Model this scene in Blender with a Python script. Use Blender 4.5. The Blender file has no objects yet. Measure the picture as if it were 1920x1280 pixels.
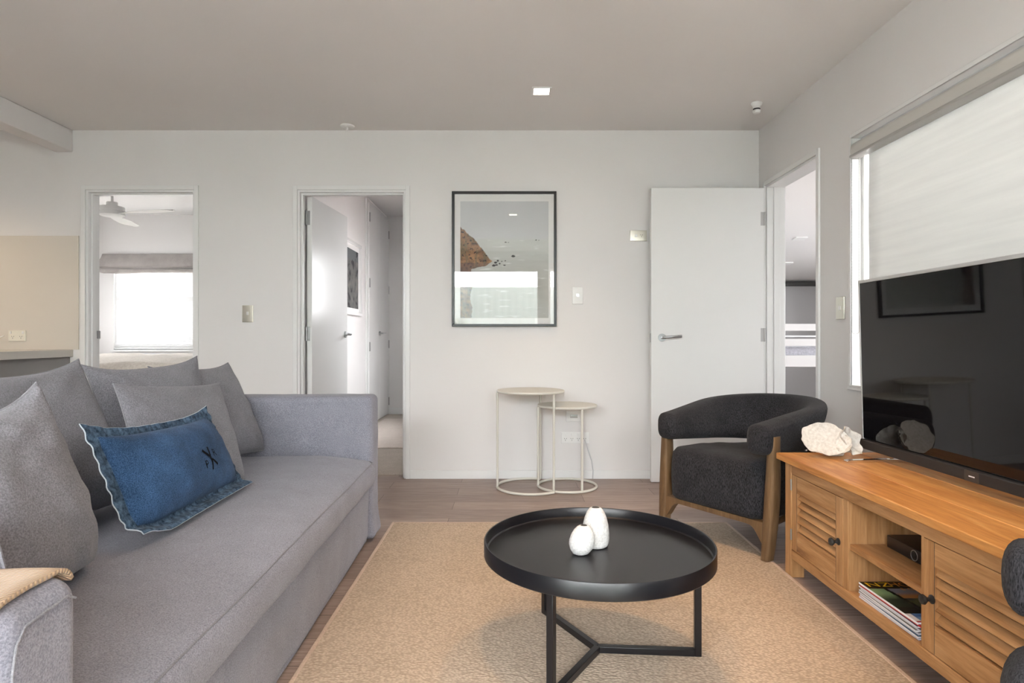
import bpy, math, random
from mathutils import Vector, Matrix, noise as mn

PI = math.pi
SC = bpy.context.scene
COL = SC.collection
random.seed(7)

# ------------------------------------------------------------------ helpers
def lin(c):
    c = c / 255.0
    return c / 12.92 if c <= 0.04045 else ((c + 0.055) / 1.055) ** 2.4

def S(r, g, b):
    return (lin(r), lin(g), lin(b), 1.0)

def smooth01(a, b, x):
    if a == b:
        return 0.0 if x < a else 1.0
    t = max(0.0, min(1.0, (x - a) / (b - a)))
    return t * t * (3 - 2 * t)

def nz(x, y=0.0, z=0.0):
    return mn.noise(Vector((x, y, z)))

class MB:
    """collects verts and faces, then links ONE mesh object"""
    def __init__(self):
        self.v = []; self.f = []
    def add(self, vs, fs):
        o = len(self.v)
        self.v += [Vector(p) for p in vs]
        self.f += [[i + o for i in f] for f in fs]
        return self
    def box(self, x0, x1, y0, y1, z0, z1):
        vs = [(x0,y0,z0),(x1,y0,z0),(x1,y1,z0),(x0,y1,z0),(x0,y0,z1),(x1,y0,z1),(x1,y1,z1),(x0,y1,z1)]
        fs = [(0,3,2,1),(4,5,6,7),(0,1,5,4),(1,2,6,5),(2,3,7,6),(3,0,4,7)]
        return self.add(vs, fs)
    def tbox(self, M, sx, sy, sz):
        """box of full sizes centred at the origin of matrix M"""
        vs = []
        for z in (-.5, .5):
            for (x, y) in ((-.5,-.5),(.5,-.5),(.5,.5),(-.5,.5)):
                vs.append(M @ Vector((x*sx, y*sy, z*sz)))
        fs = [(0,3,2,1),(4,5,6,7),(0,1,5,4),(1,2,6,5),(2,3,7,6),(3,0,4,7)]
        return self.add(vs, fs)
    def grid(self, fn, nu, nv, closed_u=False, closed_v=False):
        vs = []; fs = []
        for i in range(nu):
            for j in range(nv):
                vs.append(fn(i, j))
        for i in range(nu if closed_u else nu - 1):
            for j in range(nv if closed_v else nv - 1):
                a = i*nv + j; b = ((i+1) % nu)*nv + j
                c = ((i+1) % nu)*nv + (j+1) % nv; d = i*nv + (j+1) % nv
                fs.append((a, b, c, d))
        return self.add(vs, fs)
    def lathe(self, prof, c=(0,0,0), n=32, sx=1, sy=1):
        c = Vector(c); m = len(prof)
        def fn(i, j):
            a = 2*PI*i/n; r, z = prof[j]
            return c + Vector((r*math.cos(a)*sx, r*math.sin(a)*sy, z))
        self.grid(fn, n, m, closed_u=True)
        o = len(self.v) - n*m
        if prof[0][0] > 1e-6: self.f.append([o + i*m for i in range(n)][::-1])
        if prof[-1][0] > 1e-6: self.f.append([o + i*m + m-1 for i in range(n)])
        return self
    def tube(self, pts, r, n=10, closed=False, cap=True):
        P = [Vector(p) for p in pts]; N = len(P)
        rs = r if isinstance(r, (list, tuple)) else [r]*N
        T = []
        for i in range(N):
            if closed: t = P[(i+1) % N] - P[i-1]
            else: t = P[min(i+1, N-1)] - P[max(i-1, 0)]
            T.append(t.normalized())
        up = Vector((0,0,1)) if abs(T[0].z) < .9 else Vector((1,0,0))
        x = T[0].cross(up).normalized(); X = []
        for i in range(N):
            x = (x - T[i]*x.dot(T[i])).normalized(); X.append(x.copy())
        def fn(i, j):
            a = 2*PI*j/n
            return P[i] + (X[i]*math.cos(a) + T[i].cross(X[i])*math.sin(a))*rs[i]
        o = len(self.v)
        self.grid(fn, N, n, closed_u=closed, closed_v=True)
        if not closed and cap:
            self.f.append([o + j for j in range(n)][::-1])
            self.f.append([o + (N-1)*n + j for j in range(n)])
        return self
    def cyl(self, p0, p1, r, n=20, r1=None):
        return self.tube([p0, p1], [r, r if r1 is None else r1], n)
    def prism(self, poly, fn, d0, d1):
        """poly of (a,b) extruded between d0 and d1, fn(a,b,d)->point"""
        n = len(poly)
        vs = [fn(a, b, d0) for a, b in poly] + [fn(a, b, d1) for a, b in poly]
        fs = [tuple(range(n))[::-1], tuple(range(n, 2*n))]
        for i in range(n):
            j = (i+1) % n
            fs.append((i, j, n+j, n+i))
        return self.add(vs, fs)
    def rbox(self, x0, x1, y0, y1, z0, z1, r, n=(4,4,4), k=3, disp=None):
        """rounded box with subdivided faces; disp(p, normal)->p"""
        lo = Vector((x0,y0,z0)); hi = Vector((x1,y1,z1))
        c = (lo+hi)/2; h = (hi-lo)/2; r = min(r, h.x*.999, h.y*.999, h.z*.999)
        ax = []
        for i in range(3):
            L = [-h[i] + r*(1-math.cos(PI/2*t/k)) if False else -h[i] + r*t/k for t in range(k)]
            inner = h[i]-r
            M_ = [-inner + 2*inner*t/n[i] for t in range(n[i]+1)]
            R_ = [-a for a in L][::-1]
            ax.append(L + M_ + R_)
        idx = {}
        vs = []; fs = []
        def vid(i, j, l):
            key = (i,j,l)
            if key not in idx:
                p = Vector((ax[0][i], ax[1][j], ax[2][l]))
                q = Vector([max(-(h[a]-r), min(h[a]-r, p[a])) for a in range(3)])
                # even out the corner spacing
                d = p-q
                d = Vector([math.tan(d[a]/r*PI/4) if r > 0 else 0 for a in range(3)])
                nn = d.normalized() if d.length > 1e-9 else Vector((0,0,1))
                P = c + q + nn*r
                if disp: P = disp(P, nn)
                idx[key] = len(vs); vs.append(P)
            return idx[key]
        NX, NY, NZ = len(ax[0]), len(ax[1]), len(ax[2])
        for l, flip in ((0, True), (NZ-1, False)):
            for i in range(NX-1):
                for j in range(NY-1):
                    f = (vid(i,j,l), vid(i+1,j,l), vid(i+1,j+1,l), vid(i,j+1,l))
                    fs.append(f[::-1] if flip else f)
        for j, flip in ((0, False), (NY-1, True)):
            for i in range(NX-1):
                for l in range(NZ-1):
                    f = (vid(i,j,l), vid(i+1,j,l), vid(i+1,j,l+1), vid(i,j,l+1))
                    fs.append(f[::-1] if flip else f)
        for i, flip in ((0, True), (NX-1, False)):
            for j in range(NY-1):
                for l in range(NZ-1):
                    f = (vid(i,j,l), vid(i,j+1,l), vid(i,j+1,l+1), vid(i,j,l+1))
                    fs.append(f[::-1] if flip else f)
        return self.add(vs, fs)
    def build(self, name, m, parent=None, smooth=False, bevel=0, seg=2, local=False, angle=35):
        me = bpy.data.meshes.new(name)
        vs = self.v
        if parent is not None and not local:
            inv = parent.matrix_basis.inverted()
            pp = parent.parent
            while pp is not None:
                inv = inv @ pp.matrix_basis.inverted(); pp = pp.parent
            vs = [inv @ p for p in vs]
        me.from_pydata([tuple(p) for p in vs], [], self.f)
        me.validate(); me.update()
        if m: me.materials.append(m)
        o = bpy.data.objects.new(name, me)
        COL.objects.link(o)
        if parent is not None: o.parent = parent
        if smooth:
            me.polygons.foreach_set('use_smooth', [True]*len(me.polygons))
            try: me.set_sharp_from_angle(angle=math.radians(angle))
            except Exception: pass
        if bevel:
            b = o.modifiers.new('bevel', 'BEVEL'); b.width = bevel; b.segments = seg
            b.limit_method = 'ANGLE'; b.angle_limit = math.radians(40)
            me.polygons.foreach_set('use_smooth', [True]*len(me.polygons))
            try: me.set_sharp_from_angle(angle=math.radians(30))
            except Exception: pass
        return o

def tag(o, label, cat, group=None, kind=None):
    o['label'] = label; o['category'] = cat
    if group: o['group'] = group
    if kind: o['kind'] = kind
    return o

def thing(name, label, cat, loc=(0,0,0), rz=0, group=None, kind=None):
    o = bpy.data.objects.new(name, None)
    o.empty_display_size = .1
    COL.objects.link(o)
    o.location = loc; o.rotation_euler = (0, 0, rz)
    o.matrix_basis = Matrix.Translation(Vector(loc)) @ Matrix.Rotation(rz, 4, 'Z')
    return tag(o, label, cat, group, kind)

def dup(root, M, label=None):
    r = root.copy(); COL.objects.link(r); r.matrix_basis = M
    if label: r['label'] = label
    for ch in list(root.children):
        c = ch.copy(); COL.objects.link(c); c.parent = r
        for g in list(ch.children):
            d = g.copy(); COL.objects.link(d); d.parent = c
    return r

def solid_cells(mb, xs, ys, zs, solid):
    """outer faces of a union of grid cells"""
    nx, ny, nz_ = len(xs)-1, len(ys)-1, len(zs)-1
    def s(i, j, k):
        return 0 <= i < nx and 0 <= j < ny and 0 <= k < nz_ and solid(i, j, k)
    for i in range(nx):
        for j in range(ny):
            for k in range(nz_):
                if not s(i,j,k): continue
                x0,x1,y0,y1,z0,z1 = xs[i],xs[i+1],ys[j],ys[j+1],zs[k],zs[k+1]
                V = [(x0,y0,z0),(x1,y0,z0),(x1,y1,z0),(x0,y1,z0),(x0,y0,z1),(x1,y0,z1),(x1,y1,z1),(x0,y1,z1)]
                for (d, f) in (((0,0,-1),(0,3,2,1)),((0,0,1),(4,5,6,7)),((0,-1,0),(0,1,5,4)),((1,0,0),(1,2,6,5)),((0,1,0),(2,3,7,6)),((-1,0,0),(3,0,4,7))):
                    if not s(i+d[0], j+d[1], k+d[2]):
                        mb.add([V[q] for q in f], [(0,1,2,3)])

def wall(name, m, x0, x1, y0, y1, z0, z1, holes, label):
    """wall slab; holes are (a0,a1,z0,z1) along the long axis"""
    mb = MB(); alongx = (x1-x0) > (y1-y0)
    A = sorted({x0 if alongx else y0, x1 if alongx else y1, *[h[0] for h in holes], *[h[1] for h in holes]})
    Z = sorted({z0, z1, *[h[2] for h in holes], *[h[3] for h in holes]})
    def sol(a, k):
        ca = (A[a]+A[a+1])/2; cz = (Z[k]+Z[k+1])/2
        return not any(h[0] < ca < h[1] and h[2] < cz < h[3] for h in holes)
    if alongx: solid_cells(mb, A, [y0,y1], Z, lambda i,j,k: sol(i,k))
    else: solid_cells(mb, [x0,x1], A, Z, lambda i,j,k: sol(j,k))
    o = mb.build(name, m)
    return tag(o, label, 'wall', kind='structure')

# ------------------------------------------------------------------ materials
def newmat(name):
    m = bpy.data.materials.new(name); m.use_nodes = True
    nt = m.node_tree; b = nt.nodes['Principled BSDF']
    return m, nt, b

def node(nt, t, **kw):
    n = nt.nodes.new(t)
    for k, v in kw.items(): setattr(n, k, v)
    return n

def plain(name, col, rough=.5, metal=0.0, spec=.5, emit=None, estr=0):
    m, nt, b = newmat(name)
    b.inputs['Base Color'].default_value = col
    b.inputs['Roughness'].default_value = rough
    b.inputs['Metallic'].default_value = metal
    b.inputs['Specular IOR Level'].default_value = spec
    if emit:
        b.inputs['Emission Color'].default_value = emit
        b.inputs['Emission Strength'].default_value = estr
    return m

def ramp(nt, fac, stops):
    r = node(nt, 'ShaderNodeValToRGB')
    el = r.color_ramp.elements
    while len(el) < len(stops): el.new(.5)
    for e, (p, c) in zip(el, stops):
        e.position = p; e.color = c
    nt.links.new(fac, r.inputs['Fac'])
    return r.outputs['Color']

def coords(nt, scale=(1,1,1), rot=(0,0,0), loc=(0,0,0)):
    tc = node(nt, 'ShaderNodeTexCoord'); mp = node(nt, 'ShaderNodeMapping')
    mp.inputs['Scale'].default_value = scale; mp.inputs['Rotation'].default_value = rot
    mp.inputs['Location'].default_value = loc
    nt.links.new(tc.outputs['Object'], mp.inputs['Vector'])
    return mp.outputs['Vector']

def noisefac(nt, vec, scale, detail=4, rough=.5, dist=0):
    n = node(nt, 'ShaderNodeTexNoise')
    n.inputs['Scale'].default_value = scale; n.inputs['Detail'].default_value = detail
    n.inputs['Roughness'].default_value = rough; n.inputs['Distortion'].default_value = dist
    nt.links.new(vec, n.inputs['Vector'])
    return n.outputs['Fac']

def bump(nt, b, h, strength=.3, dist=.002):
    bp = node(nt, 'ShaderNodeBump')
    bp.inputs['Strength'].default_value = strength; bp.inputs['Distance'].default_value = dist
    nt.links.new(h, bp.inputs['Height']); nt.links.new(bp.outputs['Normal'], b.inputs['Normal'])
    return bp

def mix(nt, fac, a, c, mode='MIX'):
    m = node(nt, 'ShaderNodeMix', data_type='RGBA', blend_type=mode)
    if isinstance(fac, float): m.inputs[0].default_value = fac
    else: nt.links.new(fac, m.inputs[0])
    for s, q in ((6, a), (7, c)):
        if isinstance(q, tuple): m.inputs[s].default_value = q
        else: nt.links.new(q, m.inputs[s])
    return m.outputs[2]

def paint(name, col, rough=.6, bs=.05):
    m, nt, b = newmat(name)
    v = coords(nt)
    f = noisefac(nt, v, 220, 3)
    g = noisefac(nt, v, 1.2, 2)
    c2 = tuple(x*.975 for x in col[:3]) + (1,)
    nt.links.new(ramp(nt, g, [(.35, c2), (.65, col)]), b.inputs['Base Color'])
    b.inputs['Roughness'].default_value = rough
    b.inputs['Specular IOR Level'].default_value = .35
    bump(nt, b, f, bs, .001)
    return m

def fabric(name, ca, cb, scale=420, bs=.5, blot=.12, stretch=(1,1,1), rough=.95, sheen=.15):
    m, nt, b = newmat(name)
    v = coords(nt, stretch)
    f = noisefac(nt, v, scale, 3, .65)
    g = noisefac(nt, coords(nt), 9, 5, .6)
    base = ramp(nt, f, [(.34, ca), (.66, cb)])
    dk = tuple([1-blot]*3)+(1,); lt = tuple([1+blot*.5]*3)+(1,)
    out = mix(nt, 1.0, base, ramp(nt, g, [(.3, dk), (.7, lt)]), 'MULTIPLY')
    nt.links.new(out, b.inputs['Base Color'])
    b.inputs['Roughness'].default_value = rough
    b.inputs['Specular IOR Level'].default_value = .15
    b.inputs['Sheen Weight'].default_value = sheen
    b.inputs['Sheen Roughness'].default_value = .5
    bump(nt, b, f, bs, .0015)
    return m

def wood(name, stops, grain=(9, 1.0, 9), scale=3.0, rough=.5, bs=.15, fine=60):
    """stretched noise grain; small value in `grain` marks the grain direction"""
    m, nt, b = newmat(name)
    v = coords(nt, grain)
    f = noisefac(nt, v, scale, 6, .62, .8)
    v2 = coords(nt, tuple(g*fine/9 if g > 2 else g*3 for g in grain))
    f2 = noisefac(nt, v2, 3, 3, .7)
    base = ramp(nt, f, stops)
    out = mix(nt, 1.0, base, ramp(nt, f2, [(.25, (.80,.78,.76,1)), (.6, (1.03,1.03,1.03,1))]), 'MULTIPLY')
    kn = node(nt, 'ShaderNodeTexVoronoi'); kn.inputs['Scale'].default_value = 1.6
    nt.links.new(coords(nt, tuple(g*.35+ .6 for g in grain)), kn.inputs['Vector'])
    out = mix(nt, 1.0, out, ramp(nt, kn.outputs['Distance'], [(.0, (.62,.52,.42,1)), (.055, (.85,.8,.75,1)), (.12, (1,1,1,1))]), 'MULTIPLY')
    nt.links.new(out, b.inputs['Base Color'])
    b.inputs['Roughness'].default_value = rough
    b.inputs['Specular IOR Level'].default_value = .3
    bump(nt, b, f2, bs, .001)
    return m

def thin_glass(name, refl=.08, tint=(1,1,1,1)):
    m = bpy.data.materials.new(name); m.use_nodes = True
    nt = m.node_tree; nt.nodes.clear()
    out = node(nt, 'ShaderNodeOutputMaterial'); mx = node(nt, 'ShaderNodeMixShader')
    tr = node(nt, 'ShaderNodeBsdfTransparent'); gl = node(nt, 'ShaderNodeBsdfGlossy')
    tr.inputs['Color'].default_value = tint
    gl.inputs['Roughness'].default_value = .0
    fr = node(nt, 'ShaderNodeLayerWeight'); fr.inputs['Blend'].default_value = .12
    mp = node(nt, 'ShaderNodeMapRange')
    mp.inputs['To Min'].default_value = refl; mp.inputs['To Max'].default_value = .8
    nt.links.new(fr.outputs['Fresnel'], mp.inputs['Value'])
    mp.inputs['From Min'].default_value = .02
    nt.links.new(mp.outputs['Result'], mx.inputs['Fac'])
    nt.links.new(tr.outputs[0], mx.inputs[1]); nt.links.new(gl.outputs[0], mx.inputs[2])
    nt.links.new(mx.outputs[0], out.inputs['Surface'])
    return m

def colour_attr(name, rough=.6, spec=.3):
    m, nt, b = newmat(name)
    a = node(nt, 'ShaderNodeVertexColor'); a.layer_name = 'Col'
    nt.links.new(a.outputs['Color'], b.inputs['Base Color'])
    b.inputs['Roughness'].default_value = rough; b.inputs['Specular IOR Level'].default_value = spec
    return m

M = {}
M['wall'] = paint('wall_paint', (.79,.772,.765,1), .55)
M['ceil'] = paint('ceiling_paint', (.83,.815,.80,1), .7)
M['trim'] = paint('trim_gloss_paint', (.83,.83,.825,1), .25, .01)
M['door'] = paint('door_paint', (.83,.83,.825,1), .22, .01)
M['chrome'] = plain('brushed_steel', (.42,.43,.44,1), .3, 1.0)
M['hinge'] = plain('hinge_steel', (.34,.34,.34,1), .4, 1.0)
M['champ'] = plain('champagne_plate', (.72,.70,.62,1), .3, .75)
M['whiteplastic'] = plain('white_plastic', (.85,.85,.84,1), .3)
M['creamplastic'] = plain('cream_plastic', (.80,.77,.68,1), .35)
M['darkslot'] = plain('dark_slot', (.03,.03,.03,1), .6)
M['black'] = plain('black_satin', (.006,.006,.008,1), .32)
M['blackmat'] = plain('black_matte', (.012,.012,.012,1), .6)
M['rubber_and_shade'] = plain('dark_grey', (.05,.05,.05,1), .7)  # rubber feet and joints, also painted shade in vase mouths and bunk wall gap
M['glass'] = thin_glass('window_glass', .04)
M['picglass'] = thin_glass('picture_glass', .042)
M['nest'] = plain('cream_powder_coat', (.72,.70,.63,1), .45)
M['screen'] = plain('tv_screen', (.004,.004,.005,1), .03, 0, .34)
M['silver'] = plain('silver_bezel', (.50,.50,.50,1), .35, .25)
M['sofa'] = fabric('sofa_linen', (.177,.178,.212,1), (.330,.329,.382,1), 330, .6, .10)
M['cush'] = fabric('cushion_linen', (.130,.128,.143,1), (.262,.258,.284,1), 300, .7, .12)
M['seam'] = fabric('seam_thread', (.17,.168,.185,1), (.27,.268,.29,1), 400, .3)
M['denim'] = fabric('denim', (.012,.036,.088,1), (.060,.130,.255,1), 420, .5, .42, (1,1,1), .9, .05)
M['denimdk'] = fabric('denim_flange', (.012,.030,.056,1), (.10,.165,.25,1), 70, .5, .4, (1,1,1), .9, .05)
M['fray'] = plain('frayed_white_thread', (.50,.56,.62,1), .9)
M['ink'] = plain('black_ink', (.006,.007,.009,1), .9, 0, .1)
M['chairfab'] = fabric('charcoal_chenille', (.0025,.0025,.003,1), (.052,.051,.058,1), 300, 1.0, .30, (1.4,1.4,.30), .95, .06)
M['chairwood'] = wood('armchair_oak', [(.3,(.10,.058,.028,1)),(.55,(.165,.098,.048,1)),(.75,(.22,.135,.07,1))], (9,9,1), 3, .42)
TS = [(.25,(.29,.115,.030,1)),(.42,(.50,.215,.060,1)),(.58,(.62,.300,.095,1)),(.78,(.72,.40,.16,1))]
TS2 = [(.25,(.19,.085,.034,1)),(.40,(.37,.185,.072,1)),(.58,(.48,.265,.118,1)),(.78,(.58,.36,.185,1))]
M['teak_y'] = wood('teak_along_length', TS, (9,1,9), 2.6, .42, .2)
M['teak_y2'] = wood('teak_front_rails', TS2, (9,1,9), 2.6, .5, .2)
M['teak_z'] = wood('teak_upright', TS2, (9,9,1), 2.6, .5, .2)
M['coral'] = fabric('coral_white', (.55,.515,.465,1), (.70,.67,.62,1), 90, .35, .05, rough=.9, sheen=0)
M['stone'] = fabric('speckled_ceramic', (.54,.535,.52,1), (.74,.735,.725,1), 160, .15, .05, rough=.6, sheen=0)
M['polished'] = plain('polished_aluminium', (.80,.81,.82,1), .12, 1.0)
M['blind'] = None
M['throw_edge'] = plain('throw_fold', (.5,.4,.3,1), .9)
M['bench'] = plain('bench_top_laminate', (.62,.59,.54,1), .35)
M['cab'] = plain('cabinet_grey', (.27,.26,.255,1), .45)
M['splash'] = plain('beige_glass_splashback', (.68,.63,.565,1), .08, 0, .5)
M['bedlinen'] = fabric('cream_bed_linen', (.62,.56,.49,1), (.76,.70,.63,1), 60, .3, .06)
M['roman'] = fabric('mauve_grey_linen', (.30,.275,.265,1), (.45,.415,.395,1), 300, .4, .12, (1,1,3))
M['slat'] = plain('white_slat', (.72,.72,.72,1), .5)
M['bunkwhite'] = plain('white_bunk_paint', (.84,.84,.84,1), .35)
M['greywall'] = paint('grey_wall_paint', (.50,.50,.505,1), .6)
M['mattress'] = fabric('grey_mattress', (.45,.45,.50,1), (.60,.60,.66,1), 60, .3)
M['carpet'] = fabric('oatmeal_carpet', (.42,.36,.30,1), (.66,.59,.52,1), 230, 1.0, .08, rough=1, sheen=.1)
M['runner'] = fabric('cream_rug', (.58,.50,.44,1), (.72,.64,.58,1), 160, .6, .06)
M['fence'] = plain('pale_green_steel', (.44,.50,.47,1), .5)
M['leaf'] = plain('leaf_green', (.10,.17,.06,1), .6)
M['leaf2'] = plain('leaf_light_green', (.22,.30,.13,1), .6)
M['bark'] = plain('bark', (.10,.07,.05,1), .9)
M['ground'] = paint('concrete_ground', (.42,.41,.39,1), .9)
M['paper'] = plain('paper_white', (.80,.80,.82,1), .6)
M['art'] = colour_attr('print_ink', .6)
M['cover'] = colour_attr('glossy_cover', .3, .4)
M['mount'] = plain('white_mount_board', (.82,.82,.81,1), .8)
M['yellow'] = plain('yellow_ink', (.75,.48,.01,1), .4)
M['orange'] = plain('orange_ink', (.60,.24,.03,1), .4)
M['whiteink'] = plain('white_ink', (.8,.8,.8,1), .4)

# roller blind cloth: diffuse + translucent
def blindmat():
    m = bpy.data.materials.new('blind_cloth'); m.use_nodes = True
    nt = m.node_tree; nt.nodes.clear()
    out = node(nt, 'ShaderNodeOutputMaterial')
    d = node(nt, 'ShaderNodeBsdfDiffuse'); t = node(nt, 'ShaderNodeBsdfTranslucent'); mx = node(nt, 'ShaderNodeMixShader')
    f = noisefac(nt, coords(nt, (1, .6, 14)), 3, 4)
    c = ramp(nt, f, [(.3, (.66,.66,.645,1)), (.7, (.72,.72,.70,1))])
    nt.links.new(c, d.inputs['Color']); nt.links.new(c, t.inputs['Color'])
    mx.inputs['Fac'].default_value = .30
    nt.links.new(d.outputs[0], mx.inputs[1]); nt.links.new(t.outputs[0], mx.inputs[2])
    nt.links.new(mx.outputs[0], out.inputs['Surface'])
    return m
M['blind'] = blindmat()

def floormat():
    m, nt, b = newmat('grey_brown_plank_floor')
    br = node(nt, 'ShaderNodeTexBrick')
    br.offset = .37; br.offset_frequency = 2
    br.inputs['Color1'].default_value = (.0,.0,.0,1); br.inputs['Color2'].default_value = (1,1,1,1)
    br.inputs['Mortar'].default_value = (.5,.5,.5,1)
    br.inputs['Scale'].default_value = 1; br.inputs['Mortar Size'].default_value = .0012
    br.inputs['Brick Width'].default_value = 1.22; br.inputs['Row Height'].default_value = .165
    nt.links.new(coords(nt, loc=(.33,.02,0)), br.inputs['Vector'])
    g1 = noisefac(nt, coords(nt, (1.2, 22, 1)), 4, 6, .65, .6)
    g2 = noisefac(nt, coords(nt, (2, 90, 1)), 3, 3, .6)
    base = ramp(nt, g1, [(.3, (.215,.160,.138,1)), (.52, (.33,.255,.222,1)), (.75, (.43,.350,.312,1))])
    tone = ramp(nt, br.outputs['Color'], [(0, (.84,.83,.82,1)), (1, (1.12,1.11,1.10,1))])
    c = mix(nt, 1.0, base, tone, 'MULTIPLY')
    c = mix(nt, 1.0, c, ramp(nt, g2, [(.3, (.9,.9,.9,1)), (.6, (1.04,1.04,1.04,1))]), 'MULTIPLY')
    c = mix(nt, br.outputs['Fac'], c, (.07,.055,.047,1))
    nt.links.new(c, b.inputs['Base Color'])
    b.inputs['Roughness'].default_value = .42; b.inputs['Specular IOR Level'].default_value = .35
    bump(nt, b, g2, .08, .001)
    return m
M['floor'] = floormat()

def rugmat():
    m, nt, b = newmat('sisal_weave')
    wv = node(nt, 'ShaderNodeTexVoronoi'); wv.inputs['Scale'].default_value = 1
    nt.links.new(coords(nt, (95, 150, 1)), wv.inputs['Vector'])
    g = noisefac(nt, coords(nt), 4, 4); g2 = noisefac(nt, coords(nt, (60, 110, 1)), 3, 2)
    base = ramp(nt, wv.outputs['Distance'], [(.1, (.63,.515,.41,1)), (.7, (.43,.345,.265,1))])
    c = mix(nt, 1.0, base, ramp(nt, g2, [(.3, (.92,.91,.90,1)), (.7, (1.05,1.05,1.05,1))]), 'MULTIPLY')
    c = mix(nt, 1.0, c, ramp(nt, g, [(.3, (.95,.95,.94,1)), (.7, (1.03,1.03,1.03,1))]), 'MULTIPLY')
    nt.links.new(c, b.inputs['Base Color'])
    b.inputs['Roughness'].default_value = .95; b.inputs['Specular IOR Level'].default_value = .1
    inv = node(nt, 'ShaderNodeMath', operation='SUBTRACT'); inv.inputs[0].default_value = 1
    nt.links.new(wv.outputs['Distance'], inv.inputs[1])
    bump(nt, b, inv.outputs[0], .7, .003)
    return m
M['rug'] = rugmat()
M['rugedge'] = fabric('rug_binding_tape', (.46,.34,.26,1), (.60,.46,.36,1), 300, .4)

def throwmat():
    m, nt, b = newmat('tan_and_white_wool')
    tc = node(nt, 'ShaderNodeUVMap'); tc.uv_map = 'cloth'
    sp = node(nt, 'ShaderNodeSeparateXYZ'); nt.links.new(tc.outputs['UV'], sp.inputs[0])
    band = ramp(nt, sp.outputs['Y'], [(.0, (.80,.79,.77,1)), (.505, (.80,.79,.77,1)), (.511, (.46,.32,.20,1)), (1, (.46,.32,.20,1))])
    wv = node(nt, 'ShaderNodeTexWave', wave_type='BANDS', bands_direction='DIAGONAL')
    wv.inputs['Scale'].default_value = 42; wv.inputs['Distortion'].default_value = .4
    nt.links.new(tc.outputs['UV'], wv.inputs['Vector'])
    c = mix(nt, 1.0, band, ramp(nt, wv.outputs['Fac'], [(0, (.80,.80,.80,1)), (1, (1.05,1.05,1.05,1))]), 'MULTIPLY')
    nt.links.new(c, b.inputs['Base Color'])
    b.inputs['Roughness'].default_value = 1; b.inputs['Sheen Weight'].default_value = .3
    b.inputs['Specular IOR Level'].default_value = .1
    bump(nt, b, wv.outputs['Fac'], .6, .003)
    return m
M['throw'] = throwmat()

# ------------------------------------------------------------------ key dimensions
# camera at (0,0,.96) looking along +Y; the far wall stands at Y=D
D = 4.21; T = .12; XR = 1.713; H = 2.40; XL = -5.2; YB = -1.6

# ------------------------------------------------------------------ the shell
fl = MB(); fl.box(XL-.2, 4.9, YB-.2, 8.6, -.12, 0)
tag(fl.build('floor', M['floor']), 'grey-brown plank floor of the living room', 'floor', kind='structure')
g = MB(); g.box(-14, 12, -12, 16, -.30, -.14)
tag(g.build('ground', M['ground']), 'concrete ground outside the house', 'ground', kind='structure')
c = MB(); c.box(XL-.2, XR+T, YB-.2, D+.005, H, H+.12)
tag(c.build('ceiling', M['ceil']), 'plain pale ceiling of the living room', 'ceiling', kind='structure')

O1 = (-2.93, -2.173, 0, 1.993); O2 = (-1.471, -.717, 0, 1.993)
wall('wall_back', M['wall'], XL-.2, XR, D, D+T, 0, 2.65, [O1, O2], 'long pale wall with two doorways facing the camera')
O3 = (3.40, 4.10, 0, 1.993); W1 = (.55, 3.065, .722, 1.973)
wall('wall_right', M['wall'], XR, XR+T, YB-.2, D+T, 0, 2.65, [O3, W1], 'right-hand wall with the blind-covered window and a doorway')
wall('wall_left', M['wall'], XL-.2, XL, YB-.2, D, 0, 2.4, [], 'left-hand wall at the far side of the kitchen')
R1 = (-2.4, .489, 0, 2.12); R2 = (.611, 1.45, 0, 2.12)
wall('wall_rear', M['wall'], XL-.2, XR, YB-T, YB, 0, 2.4, [R1, R2], 'wall of glass doors behind the camera')

# rooms beyond
# bedroom
wall('wall_bedroom', M['wall'], -5.5, -1.58, 7.08, 7.2, 0, 2.5, [(-4.60, -2.75, .84, 1.93)], 'bedroom end wall with a window, seen through the left doorway')
BL = (5.2, 6.2, 1.0, 1.85)  # extra window hole, added unseen to brighten the bedroom
wall('wall_bedroom_left', M['wall'], -5.6, -5.4, D+T, 7.2, 0, 2.5, [BL], 'left wall of the bedroom')
wall('wall_hall', M['wall'], -1.70, -1.58, D+T, 7.92, 0, 2.65, [], 'hall side wall with the framed picture and cupboard')
wall('wall_hall_end', M['wall'], -1.58, -.33, 7.8, 7.92, 0, 2.65, [], 'end wall of the hall behind the middle doorway')
HW = (5.5, 6.4, 1.15, 1.85)
wall('wall_hall_right', M['wall'], -.45, -.33, D+T, 7.8, 0, 2.65, [HW], 'right wall of the hall with a window')
cb = MB(); cb.box(-5.6, -1.70, D+T, 7.2, 2.40, 2.52)
tag(cb.build('ceiling_bedroom', M['trim']), 'white bedroom ceiling seen through the left doorway', 'ceiling', kind='structure')
ch = MB(); ch.box(-1.70, -.33, D+T, 7.92, 2.53, 2.65)
tag(ch.build('ceiling_hall', M['wall']), 'hall ceiling seen through the middle doorway', 'ceiling', kind='structure')
cp = MB(); cp.box(-5.4, -.45, D+.10, 7.8, .0, .006)
tag(cp.build('floor_carpet', M['carpet']), 'oatmeal carpet in the hall and bedroom', 'carpet', kind='structure')
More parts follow.
